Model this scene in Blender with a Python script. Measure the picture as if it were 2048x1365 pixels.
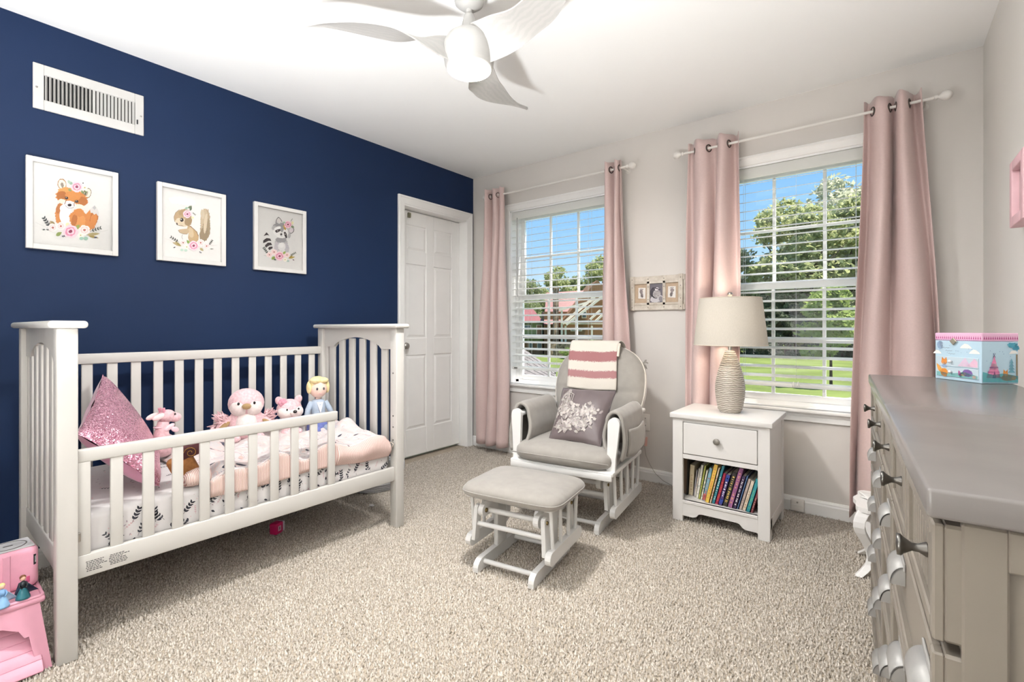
import bpy, bmesh, math, random
import numpy as np
from mathutils import Matrix, Vector, Euler
random.seed(7)
PI = math.pi
for o in list(bpy.data.objects):
    bpy.data.objects.remove(o)
SC = bpy.context.scene
COL = SC.collection

# ---------------------------------------------------------------- camera
F_PX, HORIZ, CAM_H = 953.0, 657.0, 1.072
YAW = math.atan(744 / 953.0)
CAMX, CAMY = 2.967, 0.0
cam_d = bpy.data.cameras.new('camera')
cam = bpy.data.objects.new('camera', cam_d)
COL.objects.link(cam)
cam.location = (CAMX, CAMY, CAM_H)
cam.rotation_euler = (PI / 2, 0, YAW)
cam_d.sensor_width = 36.0
cam_d.lens = 36.0 * F_PX / 2048
cam_d.shift_y = -(682.5 - HORIZ) / 2048
cam_d.clip_start = 0.02
cam_d.clip_end = 400
SC.camera = cam

# ---------------------------------------------------------------- sky, sun, exposure
world = bpy.data.worlds.new('sky')
SC.world = world
world.use_nodes = True
wn = world.node_tree
wn.nodes.clear()
w_out = wn.nodes.new('ShaderNodeOutputWorld')
w_bg = wn.nodes.new('ShaderNodeBackground')
# clear summer sky: pale at the horizon, deepening steadily to the zenith
w_tc = wn.nodes.new('ShaderNodeTexCoord'); w_sep = wn.nodes.new('ShaderNodeSeparateXYZ'); w_rmp = wn.nodes.new('ShaderNodeValToRGB')
wn.links.new(w_tc.outputs['Generated'], w_sep.inputs[0]); wn.links.new(w_sep.outputs['Z'], w_rmp.inputs[0])
_e = w_rmp.color_ramp.elements
_e[0].position = 0.0; _e[0].color = (.66, .79, .90, 1); _e[1].position = 1.0; _e[1].color = (.09, .24, .58, 1)
for _p, _c in ((.06, (.58, .75, .90)), (.16, (.33, .58, .86)), (.32, (.19, .45, .80)), (.6, (.12, .33, .70))):
    _k = _e.new(_p); _k.color = _c + (1,)
w_bg.inputs['Strength'].default_value = 1.1
wn.links.new(w_rmp.outputs[0], w_bg.inputs[0])
wn.links.new(w_bg.outputs[0], w_out.inputs[0])
sun_d = bpy.data.lights.new('sun', 'SUN')
sun = bpy.data.objects.new('sun', sun_d)
COL.objects.link(sun)
sun_d.energy = 11.0
sun_d.angle = math.radians(0.6)
sun_d.color = (1.0, 0.95, 0.86)
sun.rotation_euler = Vector((-.36, -.17, -.92)).to_track_quat('-Z', 'Y').to_euler()   # high, just in front of the window wall
SC.view_settings.view_transform = 'Standard'
SC.view_settings.look = 'None'
SC.view_settings.exposure = 0.20
SC.view_settings.gamma = 1.0
SC.view_settings.use_curve_mapping = False
FILL_UPLIGHT_POWER = 78.0  # watts of the added fill uplighter, unseen behind the camera
FAN_POWER = 27.0      # watts of the ceiling fan light
LAMP_POWER = 7.0     # watts of the bedside lamp bulb

# ---------------------------------------------------------------- pixel -> place
SY, CY_ = math.sin(YAW), math.cos(YAW)
def ray(p, q):
    a = (p - 1024) / F_PX
    return Vector((-SY + a * CY_, CY_ + a * SY, -(q - HORIZ) / F_PX))
CAMV = Vector((CAMX, CAMY, CAM_H))
def on_x(p, q, X):
    r = ray(p, q); return CAMV + r * ((X - CAMX) / r.x)
def on_y(p, q, Y):
    r = ray(p, q); return CAMV + r * ((Y - CAMY) / r.y)
def on_z(p, q, Z):
    r = ray(p, q); return CAMV + r * ((Z - CAM_H) / r.z)
def at_depth(p, q, d):
    return CAMV + ray(p, q) * d

# ---------------------------------------------------------------- materials
def lin(c):
    if isinstance(c, str):
        c = c.lstrip('#'); c = [int(c[i:i + 2], 16) / 255 for i in (0, 2, 4)]
    return tuple(((x / 12.92) if x <= 0.04045 else ((x + 0.055) / 1.055) ** 2.4) for x in c)
MATS = {}
def mat(name, col, rough=0.5, metal=0.0, ns=40.0, na=0.04, bump=0.0, bs=None, spec=0.5, sheen=0.0,
        coat=0.0, trans=0.0, emit=None, es=0.0, coord='Object', detail=3.0, stretch=None, col2=None):
    if name in MATS:
        return MATS[name]
    m = bpy.data.materials.new(name); m.use_nodes = True
    nt = m.node_tree; n = nt.nodes; l = nt.links
    b = n['Principled BSDF']
    c = lin(col)
    tc = n.new('ShaderNodeTexCoord'); mp = n.new('ShaderNodeMapping')
    l.new(tc.outputs[coord], mp.inputs['Vector'])
    if stretch: mp.inputs['Scale'].default_value = stretch
    nz = n.new('ShaderNodeTexNoise'); nz.inputs['Scale'].default_value = ns; nz.inputs['Detail'].default_value = detail
    l.new(mp.outputs[0], nz.inputs['Vector'])
    cr = n.new('ShaderNodeValToRGB')
    a = c if col2 is None else lin(col2)
    cr.color_ramp.elements[0].position = 0.3; cr.color_ramp.elements[1].position = 0.7
    cr.color_ramp.elements[0].color = tuple(max(0, x * (1 - na)) for x in a) + (1,)
    cr.color_ramp.elements[1].color = tuple(min(1, x * (1 + na)) for x in c) + (1,)
    l.new(nz.outputs['Fac'], cr.inputs[0]); l.new(cr.outputs[0], b.inputs['Base Color'])
    b.inputs['Roughness'].default_value = rough
    b.inputs['Metallic'].default_value = metal
    b.inputs['Specular IOR Level'].default_value = spec
    if sheen: b.inputs['Sheen Weight'].default_value = sheen; b.inputs['Sheen Roughness'].default_value = 0.4
    if coat: b.inputs['Coat Weight'].default_value = coat; b.inputs['Coat Roughness'].default_value = 0.1
    if trans: b.inputs['Transmission Weight'].default_value = trans
    if emit is not None:
        b.inputs['Emission Color'].default_value = lin(emit) + (1,); b.inputs['Emission Strength'].default_value = es
    if bump:
        n2 = n.new('ShaderNodeTexNoise'); n2.inputs['Scale'].default_value = bs or ns; n2.inputs['Detail'].default_value = 3
        l.new(mp.outputs[0], n2.inputs['Vector'])
        bp = n.new('ShaderNodeBump'); bp.inputs['Strength'].default_value = bump; bp.inputs['Distance'].default_value = 0.002
        l.new(n2.outputs['Fac'], bp.inputs['Height']); l.new(bp.outputs[0], b.inputs['Normal'])
    MATS[name] = m
    return m
def wave_mat(name, c1, c2, scale, direction='X', rough=0.8, bump=0.4, dist=0.0, pos=(0.35, 0.65), noise=0.0, dscale=2.0, spec=0.3, sheen=0.0):
    """stripes woven or ribbed into a material"""
    if name in MATS: return MATS[name]
    m = bpy.data.materials.new(name); m.use_nodes = True
    nt = m.node_tree; n = nt.nodes; l = nt.links; b = n['Principled BSDF']
    tc = n.new('ShaderNodeTexCoord'); wv = n.new('ShaderNodeTexWave')
    wv.bands_direction = direction; wv.inputs['Scale'].default_value = scale
    wv.inputs['Distortion'].default_value = dist; wv.inputs['Detail Scale'].default_value = dscale
    l.new(tc.outputs['Object'], wv.inputs['Vector'])
    cr = n.new('ShaderNodeValToRGB')
    cr.color_ramp.elements[0].position = pos[0]; cr.color_ramp.elements[1].position = pos[1]
    cr.color_ramp.elements[0].color = lin(c1) + (1,); cr.color_ramp.elements[1].color = lin(c2) + (1,)
    l.new(wv.outputs['Fac'], cr.inputs[0]); l.new(cr.outputs[0], b.inputs['Base Color'])
    b.inputs['Roughness'].default_value = rough; b.inputs['Specular IOR Level'].default_value = spec
    if sheen: b.inputs['Sheen Weight'].default_value = sheen
    if bump:
        bp = n.new('ShaderNodeBump'); bp.inputs['Strength'].default_value = bump; bp.inputs['Distance'].default_value = 0.002
        l.new(wv.outputs['Fac'], bp.inputs['Height']); l.new(bp.outputs[0], b.inputs['Normal'])
    MATS[name] = m
    return m
def print_mat(name='printed_ink', rough=0.65):
    if name in MATS: return MATS[name]
    m = bpy.data.materials.new(name); m.use_nodes = True
    n = m.node_tree.nodes; l = m.node_tree.links; b = n['Principled BSDF']
    at = n.new('ShaderNodeAttribute'); at.attribute_name = 'ink'
    tc = n.new('ShaderNodeTexCoord'); nz = n.new('ShaderNodeTexNoise'); nz.inputs['Scale'].default_value = 220
    l.new(tc.outputs['Object'], nz.inputs['Vector'])
    mx = n.new('ShaderNodeMix'); mx.data_type = 'RGBA'; mx.blend_type = 'SOFT_LIGHT'; mx.inputs[0].default_value = 0.35
    l.new(at.outputs['Color'], mx.inputs[6]); l.new(nz.outputs['Color'], mx.inputs[7])
    l.new(mx.outputs[2], b.inputs['Base Color'])
    b.inputs['Roughness'].default_value = rough
    MATS[name] = m
    return m
def glass_mat(name='clear_glass', rough=0.0, tint=(1, 1, 1), refl=0.08):
    """thin pane: see-through with a mirror reflection"""
    if name in MATS: return MATS[name]
    m = bpy.data.materials.new(name); m.use_nodes = True
    nt = m.node_tree; n = nt.nodes; l = nt.links
    n.remove(n['Principled BSDF'])
    out = n['Material Output']
    tr = n.new('ShaderNodeBsdfTransparent'); tr.inputs[0].default_value = tint + (1,)
    gl = n.new('ShaderNodeBsdfGlossy'); gl.inputs['Roughness'].default_value = rough
    fr = n.new('ShaderNodeFresnel'); fr.inputs['IOR'].default_value = 1.45
    nz = n.new('ShaderNodeTexNoise'); nz.inputs['Scale'].default_value = 3
    bp = n.new('ShaderNodeBump'); bp.inputs['Strength'].default_value = 0.01; bp.inputs['Distance'].default_value = 0.0005
    l.new(nz.outputs['Fac'], bp.inputs['Height']); l.new(bp.outputs[0], gl.inputs['Normal'])
    mx = n.new('ShaderNodeMixShader')
    l.new(fr.outputs[0], mx.inputs[0]); l.new(tr.outputs[0], mx.inputs[1]); l.new(gl.outputs[0], mx.inputs[2])
    l.new(mx.outputs[0], out.inputs[0])
    MATS[name] = m
    return m

# ---------------------------------------------------------------- mesh builder
class MB:
    def __init__(s): s.v = []; s.f = []; s.sm = []; s.c = []; s.usec = False
    def add(s, vs, fs, smooth=False, col=None):
        k = len(s.v); s.v += [tuple(x) for x in vs]
        if col is not None: s.usec = True
        s.c += [(col or (1, 1, 1))] * len(vs)
        for f in fs: s.f.append(tuple(i + k for i in f)); s.sm.append(smooth)
        return s
    def box(s, c, d, rot=None, bev=0.0, seg=2):
        x, y, z = (k / 2 for k in d); c = Vector(c)
        if bev <= 0:
            vs = [Vector((a * x, b * y, e * z)) for a in (-1, 1) for b in (-1, 1) for e in (-1, 1)]
            fs = [(0, 1, 3, 2), (4, 6, 7, 5), (0, 4, 5, 1), (2, 3, 7, 6), (0, 2, 6, 4), (1, 5, 7, 3)]
            sm = False
        else:
            bm = bmesh.new(); bmesh.ops.create_cube(bm, size=1.0)
            for v in bm.verts: v.co = Vector((v.co.x * d[0], v.co.y * d[1], v.co.z * d[2]))
            bmesh.ops.bevel(bm, geom=list(bm.edges), offset=min(bev, min(d) * 0.49), segments=seg, affect='EDGES', profile=0.5)
            bm.verts.index_update()
            vs = [v.co.copy() for v in bm.verts]; fs = [tuple(v.index for v in f.verts) for f in bm.faces]; bm.free(); sm = seg > 1
        if rot is not None: vs = [rot @ v for v in vs]
        return s.add([v + c for v in vs], fs, sm)
    def span(s, a, b, bev=0.0, seg=2):
        return s.box([(a[i] + b[i]) / 2 for i in range(3)], [abs(b[i] - a[i]) for i in range(3)], None, bev, seg)
    def cyl(s, a, b, r0, r1=None, n=16, smooth=True, caps=True):
        a, b = Vector(a), Vector(b); r1 = r0 if r1 is None else r1
        w = (b - a).normalized(); u = w.orthogonal().normalized(); t = w.cross(u)
        vs = []
        for p, r in ((a, r0), (b, r1)):
            for i in range(n):
                q = 2 * PI * i / n; vs.append(p + u * math.cos(q) * r + t * math.sin(q) * r)
        s.add(vs, [(i, (i + 1) % n, n + (i + 1) % n, n + i) for i in range(n)], smooth)
        if caps: s.add(vs, [tuple(range(n - 1, -1, -1)), tuple(range(n, 2 * n))], False)
        return s
    def lathe(s, prof, n=32, c=(0, 0, 0), axis='Z', smooth=True, rot=None):
        vs = []; c = Vector(c)
        for r, z in prof:
            for i in range(n):
                q = 2 * PI * i / n
                p = Vector((r * math.cos(q), r * math.sin(q), z))
                if axis == 'X': p = Vector((p.z, p.x, p.y))
                if axis == 'Y': p = Vector((p.x, p.z, p.y))
                if rot is not None: p = rot @ p
                vs.append(p + c)
        m = len(prof); fs = []
        for j in range(m - 1):
            for i in range(n):
                fs.append((j * n + i, j * n + (i + 1) % n, (j + 1) * n + (i + 1) % n, (j + 1) * n + i))
        s.add(vs, fs, smooth)
        k = len(s.v) - len(vs)
        if prof[0][0] > 1e-6: s.f.append(tuple(k + i for i in range(n - 1, -1, -1))); s.sm.append(False)
        if prof[-1][0] > 1e-6: s.f.append(tuple(k + (m - 1) * n + i for i in range(n))); s.sm.append(False)
        return s
    def ell(s, c, r, rot=None, nu=18, nv=12, fn=None):
        """ellipsoid, optionally reshaped by fn(unit vector) -> factor"""
        c = Vector(c); vs = []
        for j in range(nv + 1):
            p = PI * j / nv
            for i in range(nu):
                q = 2 * PI * i / nu
                d = Vector((math.sin(p) * math.cos(q), math.sin(p) * math.sin(q), math.cos(p)))
                k = fn(d) if fn else 1.0
                x = Vector((d.x * r[0] * k, d.y * r[1] * k, d.z * r[2] * k))
                if rot is not None: x = rot @ x
                vs.append(x + c)
        fs = [(j * nu + i, (j + 1) * nu + i, (j + 1) * nu + (i + 1) % nu, j * nu + (i + 1) % nu) for j in range(nv) for i in range(nu)]
        return s.add(vs, fs, True)
    def tube(s, pts, r, n=8, caps=True, closed=False):
        pts = [Vector(p) for p in pts]; m = len(pts); rr = r if hasattr(r, '__len__') else [r] * m
        vs = []; u = None
        for i, p in enumerate(pts):
            if closed: d = pts[(i + 1) % m] - pts[i - 1]
            else: d = pts[min(i + 1, m - 1)] - pts[max(i - 1, 0)]
            d.normalize()
            if u is None: u = d.orthogonal().normalized()
            u = (u - d * u.dot(d))
            u = u.normalized() if u.length > 1e-6 else d.orthogonal().normalized()
            t = d.cross(u)
            for k in range(n):
                q = 2 * PI * k / n; vs.append(p + (u * math.cos(q) + t * math.sin(q)) * rr[i])
        fs = []
        for i in range(m if closed else m - 1):
            a, b = i * n, ((i + 1) % m) * n
            for k in range(n): fs.append((a + k, a + (k + 1) % n, b + (k + 1) % n, b + k))
        s.add(vs, fs, True)
        if caps and not closed:
            k = len(s.v) - len(vs)
            s.f += [tuple(k + i for i in range(n - 1, -1, -1)), tuple(k + (m - 1) * n + i for i in range(n))]; s.sm += [False, False]
        return s
    def prism(s, poly, fn, t0, t1, smooth=False):
        """extrude a 2-D outline; fn(a, b, t) -> xyz"""
        n = len(poly)
        vs = [fn(a, b, t0) for a, b in poly] + [fn(a, b, t1) for a, b in poly]
        fs = [tuple(range(n - 1, -1, -1)), tuple(range(n, 2 * n))]
        s.add(vs, fs, False)
        k = len(s.v) - 2 * n
        for i in range(n):
            s.f.append((k + i, k + (i + 1) % n, k + n + (i + 1) % n, k + n + i)); s.sm.append(smooth)
        return s
    def grid(s, fn, nu, nv, smooth=True, cu=False):
        vs = [fn(i / (nu if cu else nu), j / nv) for j in range(nv + 1) for i in range(nu if cu else nu + 1)]
        w = nu if cu else nu + 1; fs = []
        for j in range(nv):
            for i in range(nu):
                fs.append((j * w + i, j * w + (i + 1) % w, (j + 1) * w + (i + 1) % w, (j + 1) * w + i))
        return s.add(vs, fs, smooth)
    def mesh(s, name):
        me = bpy.data.meshes.new(name)
        me.from_pydata(s.v, [], s.f)
        me.polygons.foreach_set('use_smooth', s.sm)
        if s.usec:
            at = me.color_attributes.new('ink', 'FLOAT_COLOR', 'POINT')
            at.data.foreach_set('color', [x for c in s.c for x in (c[0], c[1], c[2], 1.0)])
        bm = bmesh.new(); bm.from_mesh(me); bmesh.ops.recalc_face_normals(bm, faces=bm.faces); bm.to_mesh(me); bm.free()
        me.update()
        return me
    def build(s, name, m, parent=None, loc=(0, 0, 0), rot=(0, 0, 0)):
        return link(name, s.mesh(name), m, parent, loc, rot)
def link(name, me, m, parent=None, loc=(0, 0, 0), rot=(0, 0, 0)):
    o = bpy.data.objects.new(name, me); COL.objects.link(o)
    if m is not None and len(me.materials) == 0: me.materials.append(m)
    o.location = loc; o.rotation_euler = rot
    if parent is not None: o.parent = parent
    return o
def solid(o, t, off=-1.0):
    md = o.modifiers.new('thickness', 'SOLIDIFY'); md.thickness = t; md.offset = off; return o
def subd(o, lv=1):
    md = o.modifiers.new('smooth', 'SUBSURF'); md.levels = lv; md.render_levels = lv; return o
def tag(o, label=None, cat=None, group=None, kind=None):
    if label: o['label'] = label
    if cat: o['category'] = cat
    if group: o['group'] = group
    if kind: o['kind'] = kind
    return o
def thing(name, loc, rz=0.0, label=None, cat=None, group=None, kind=None):
    o = bpy.data.objects.new(name, None); COL.objects.link(o)
    o.empty_display_size = 0.05
    o.location = loc; o.rotation_euler = (0, 0, rz)
    return tag(o, label, cat, group, kind)
def copy_tree(o, parent=None):
    c = o.copy(); COL.objects.link(c); c.parent = parent
    for ch in [x for x in bpy.data.objects if x.parent == o]: copy_tree(ch, c)
    return c
def RZ(a): return Matrix.Rotation(a, 3, 'Z')
def RX(a): return Matrix.Rotation(a, 3, 'X')
def RY(a): return Matrix.Rotation(a, 3, 'Y')
def smooth01(t): t = max(0.0, min(1.0, t)); return t * t * (3 - 2 * t)

# ---------------------------------------------------------------- flat print (ink polygons laid on a surface)
class Art:
    def __init__(s, seed=1): s.items = []; s.r = random.Random(seed)
    def poly(s, pts, col): s.items.append(([tuple(p) for p in pts], lin(col))); return s
    def blob(s, x, y, rx, ry, col, ang=0.0, jag=0.06, n=28):
        a = math.radians(ang); pts = []
        for i in range(n):
            q = 2 * PI * i / n; k = 1 + s.r.uniform(-jag, jag)
            u, v = rx * k * math.cos(q), ry * k * math.sin(q)
            pts.append((x + u * math.cos(a) - v * math.sin(a), y + u * math.sin(a) + v * math.cos(a)))
        return s.poly(pts, col)
    def fur(s, x, y, rx, ry, col, ang=0.0, n=60):
        return s.blob(x, y, rx, ry, col, ang, 0.10, n)
    def leaf(s, x, y, ln, w, ang, col):
        a = math.radians(ang); pts = []
        prof = [(0, 0), (.2, .75), (.45, 1), (.75, .6), (1, 0), (.75, -.6), (.45, -1), (.2, -.75)]
        for u, v in prof:
            u, v = u * ln, v * w
            pts.append((x + u * math.cos(a) - v * math.sin(a), y + u * math.sin(a) + v * math.cos(a)))
        return s.poly(pts, col)
    def stroke(s, pts, w, col):
        for (x0, y0), (x1, y1) in zip(pts[:-1], pts[1:]):
            d = math.hypot(x1 - x0, y1 - y0) or 1; nx, ny = -(y1 - y0) / d * w / 2, (x1 - x0) / d * w / 2
            s.poly([(x0 + nx, y0 + ny), (x1 + nx, y1 + ny), (x1 - nx, y1 - ny), (x0 - nx, y0 - ny)], col)
        return s
    def flower(s, x, y, r, pale, mid, deep):
        for k in range(6):
            q = k * PI / 3 + s.r.uniform(0, .6)
            s.blob(x + .45 * r * math.cos(q), y + .42 * r * math.sin(q), .58 * r, .52 * r, pale, jag=.08, n=16)
        s.blob(x, y, .72 * r, .64 * r, mid, jag=.10, n=18)
        for k in range(4):
            q = k * PI / 2 + s.r.uniform(0, .8)
            s.blob(x + .28 * r * math.cos(q), y + .26 * r * math.sin(q), .30 * r, .22 * r, pale, math.degrees(q) + 90, .1, 12)
        s.blob(x, y, .26 * r, .24 * r, deep, jag=.15, n=10)
        return s
    def sprig(s, x, y, ln, ang, col, n=5, w=.16, lw=.35):
        a = math.radians(ang)
        s.stroke([(x, y), (x + ln * math.cos(a), y + ln * math.sin(a))], ln * .03, col)
        for k in range(n):
            t = (k + 1) / n * ln
            for sd in (-1, 1):
                s.leaf(x + t * math.cos(a), y + t * math.sin(a), ln * lw, ln * w * .5, ang + sd * 42, col)
        return s
    def mesh_on(s, fn, step=0.00012):
        """fn(a, b, height) -> xyz on the surface"""
        mb = MB()
        for k, (pts, col) in enumerate(s.items):
            h = 0.0004 + k * step
            n = len(pts); cx = sum(p[0] for p in pts) / n; cy = sum(p[1] for p in pts) / n
            vs = [fn(a, b, h) for a, b in pts] + [fn(cx, cy, h)]
            mb.add(vs, [(i, (i + 1) % n, n) for i in range(n)], False, col)
        return mb
    def build(s, name, fn, parent, m=None, step=0.00012):
        mb = s.mesh_on(fn, step); me = bpy.data.meshes.new(name)
        me.from_pydata(mb.v, [], mb.f)
        at = me.color_attributes.new('ink', 'FLOAT_COLOR', 'POINT')
        at.data.foreach_set('color', [x for c in mb.c for x in (c[0], c[1], c[2], 1.0)])
        return link(name, me, m or print_mat(), parent)
def text_mesh(body, size, name='lettering', align='CENTER'):
    cu = bpy.data.curves.new(name, 'FONT'); cu.body = body; cu.size = size; cu.align_x = align; cu.align_y = 'CENTER'
    cu.extrude = 0.0003; cu.resolution_u = 3
    ob = bpy.data.objects.new(name, cu); COL.objects.link(ob)
    dg = bpy.context.evaluated_depsgraph_get(); dg.update()
    me = bpy.data.meshes.new_from_object(ob.evaluated_get(dg)); me.name = name
    bpy.data.objects.remove(ob); bpy.data.curves.remove(cu)
    return me

# ---------------------------------------------------------------- shared materials
WHITE = mat('white_paint', '#e6e2dd', 0.42, ns=6, na=0.015, bump=0.03, bs=90)
TRIM = mat('trim_white_paint', '#f6f5f3', 0.38, ns=8, na=0.012, bump=0.02, bs=60)
VINYL = mat('window_vinyl', '#fbfbfb', 0.35, ns=12, na=0.005)
SLATW = mat('blind_slat_white', '#fbfbf9', 0.45, ns=(30), na=0.008)
_nt = SLATW.node_tree; _tl = _nt.nodes.new('ShaderNodeBsdfTranslucent'); _tl.inputs[0].default_value = (.93, .93, .92, 1)
_mx = _nt.nodes.new('ShaderNodeMixShader'); _mx.inputs[0].default_value = .45          # thin vinyl lets some daylight through
_nt.links.new(_nt.nodes['Principled BSDF'].outputs[0], _mx.inputs[1]); _nt.links.new(_tl.outputs[0], _mx.inputs[2]); _nt.links.new(_mx.outputs[0], _nt.nodes['Material Output'].inputs[0])
CHROME = mat('brushed_nickel', '#b9b6b0', 0.28, 1.0, ns=80, na=0.05)
STEEL = mat('dark_steel', '#6b6864', 0.35, 1.0, ns=80, na=0.05)
BLACK = mat('black_plastic', '#16161a', 0.35, ns=30, na=0.1)
GLASS = glass_mat()
INK = print_mat()
# ================================================================ THE ROOM
W = 3.223            # window wall plane (y)
XR = 3.346           # right wall plane (x)
YB = -0.42           # wall behind the camera
CEIL = 2.44
PAINT_BLUE = mat('navy_wall_paint', '#13284a', 0.6, ns=3, na=0.02, bump=0.05, bs=260, spec=0.25)
PAINT = mat('warm_greige_wall_paint', '#dad5d0', 0.62, ns=3, na=0.012, bump=0.05, bs=240, spec=0.3)
PAINT_R = mat('pale_wall_paint', '#e2dfda', 0.62, ns=3, na=0.012, bump=0.05, bs=240, spec=0.3)
CEILP = mat('ceiling_paint', '#fafaf9', 0.75, ns=3, na=0.01, bump=0.06, bs=180, spec=0.2)
CARPET_B = mat('carpet_backing', '#b3a797', 0.95, ns=160, na=0.25, spec=0.1)

WT = 0.16
tag(MB().span((-WT, YB - WT, -0.12), (XR + WT, W + WT, -0.004)).build('floor', CARPET_B), 'beige cut pile carpeted floor of the nursery', 'floor', kind='structure')
tag(MB().span((-WT, YB - WT, CEIL), (XR + WT, W + WT, CEIL + 0.12)).build('ceiling', CEILP), 'plain white painted ceiling of the nursery', 'ceiling', kind='structure')
# left (navy) wall with the door opening
DOOR_Y0, DOOR_Y1, DOOR_H = 2.422, 3.140, 2.055
mb = MB()
mb.span((-WT, YB - WT, 0), (0, DOOR_Y0, CEIL)).span((-WT, DOOR_Y1, 0), (0, W + WT, CEIL)).span((-WT, DOOR_Y0, DOOR_H), (0, DOOR_Y1, CEIL))
tag(mb.build('wall_left', PAINT_BLUE), 'navy blue accent wall behind the crib', 'wall', kind='structure')
# window wall with two openings
WINS = [(0.425, 1.375), (2.085, 3.035)]
WZ0, WZ1 = 0.585, 2.078
mb = MB()
xs = [0.0, WINS[0][0], WINS[0][1], WINS[1][0], WINS[1][1], XR + WT]
for i in range(5):
    if i % 2 == 0: mb.span((xs[i], W, 0), (xs[i + 1], W + WT, CEIL))
    else:
        mb.span((xs[i], W, 0), (xs[i + 1], W + WT, WZ0)); mb.span((xs[i], W, WZ1), (xs[i + 1], W + WT, CEIL))
tag(mb.build('wall_far', PAINT), 'warm greige wall holding the two windows', 'wall', kind='structure')
tag(MB().span((XR, YB - WT, 0), (XR + WT, W, CEIL)).build('wall_right', PAINT_R), 'pale off white wall behind the dresser', 'wall', kind='structure')
tag(MB().span((0, YB - WT, 0), (XR, YB, CEIL)).build('wall_near', PAINT_R), 'pale wall at the camera end of the room', 'wall', kind='structure')

# carpet pile: short leaning tufts, one object nobody could count
def carpet():
    rs = np.random.RandomState(3)
    sp = 0.0100
    gx, gy = np.meshgrid(np.arange(0.004, XR - 0.004, sp), np.arange(-0.40, W - 0.004, sp))
    x = gx.ravel() + rs.uniform(-.45, .45, gx.size) * sp; y = gy.ravel() + rs.uniform(-.45, .45, gx.size) * sp
    n = x.size
    h = rs.uniform(.006, .0145, n); a = rs.uniform(0, 2 * PI, n); ln = rs.uniform(0.001, .0080, n)
    r = rs.uniform(.0036, .0062, n)
    v = np.zeros((n, 4, 3)); q0 = rs.uniform(0, 2 * PI, n)
    for k in range(3):
        q = q0 + k * 2 * PI / 3
        v[:, k, 0] = x + r * np.cos(q); v[:, k, 1] = y + r * np.sin(q); v[:, k, 2] = -0.003
    v[:, 3, 0] = x + ln * np.cos(a); v[:, 3, 1] = y + ln * np.sin(a); v[:, 3, 2] = h
    v[:, :, 0] = np.clip(v[:, :, 0], 0.001, XR - 0.001); v[:, :, 1] = np.clip(v[:, :, 1], YB + 0.001, W - 0.001)
    base = (np.arange(n) * 4)[:, None]
    f = np.stack([base + np.array([0, 1, 3]), base + np.array([1, 2, 3]), base + np.array([2, 0, 3])], 1).reshape(-1)
    me = bpy.data.meshes.new('carpet_pile')
    me.vertices.add(n * 4); me.vertices.foreach_set('co', v.reshape(-1))
    me.loops.add(n * 9); me.loops.foreach_set('vertex_index', f.astype(np.int32))
    me.polygons.add(n * 3); me.polygons.foreach_set('loop_start', (np.arange(n * 3) * 3).astype(np.int32))
    try: me.polygons.foreach_set('loop_total', np.full(n * 3, 3, np.int32))
    except Exception: pass
    me.update(calc_edges=True)
    m = mat('carpet_yarn', '#ded5ca', 0.95, ns=120, na=0.10, spec=0.05, sheen=0.25, detail=2, col2='#988d7e')
    tag(link('carpet_pile', me, m), 'short beige carpet pile covering the whole floor', 'carpet', kind='stuff')
carpet()

# baseboards: profile along the wall
def baseboard(name, a, b, n):
    """a,b on the wall foot, n = direction into the room"""
    prof = [(0, 0), (0.014, 0), (0.014, 0.062), (0.011, 0.070), (0.011, 0.076), (0.005, 0.086), (0, 0.088)]
    a, b, n = Vector(a), Vector(b), Vector(n)
    mb = MB(); mb.prism(prof, lambda p, q, t: a + (b - a) * t + n * p + Vector((0, 0, q)), 0, 1)
    return tag(mb.build(name, TRIM), kind='structure')
tag(baseboard('baseboard_far', (0, W, 0.002), (XR, W, 0.002), (0, -1, 0)), 'white moulded baseboard under the windows', 'baseboard')
tag(baseboard('baseboard_left', (0, YB, 0.002), (0, 2.355, 0.002), (1, 0, 0)), 'white moulded baseboard along the navy wall', 'baseboard')
tag(baseboard('baseboard_right', (XR, W - 0.015, 0.002), (XR, YB, 0.002), (-1, 0, 0)), 'white moulded baseboard behind the dresser', 'baseboard')

# ---------------------------------------------------------------- door in the navy wall
door = thing('door_1', (0, 0, 0), label='white six panel door beside the crib', cat='door', kind='structure')
dx = -0.098
mb = MB()
mb.span((dx - 0.035, DOOR_Y0 + 0.006, 0.022), (dx - 0.004, DOOR_Y1 - 0.004, DOOR_H - 0.022))
slab = mb.build('slab', TRIM, door)
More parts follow.
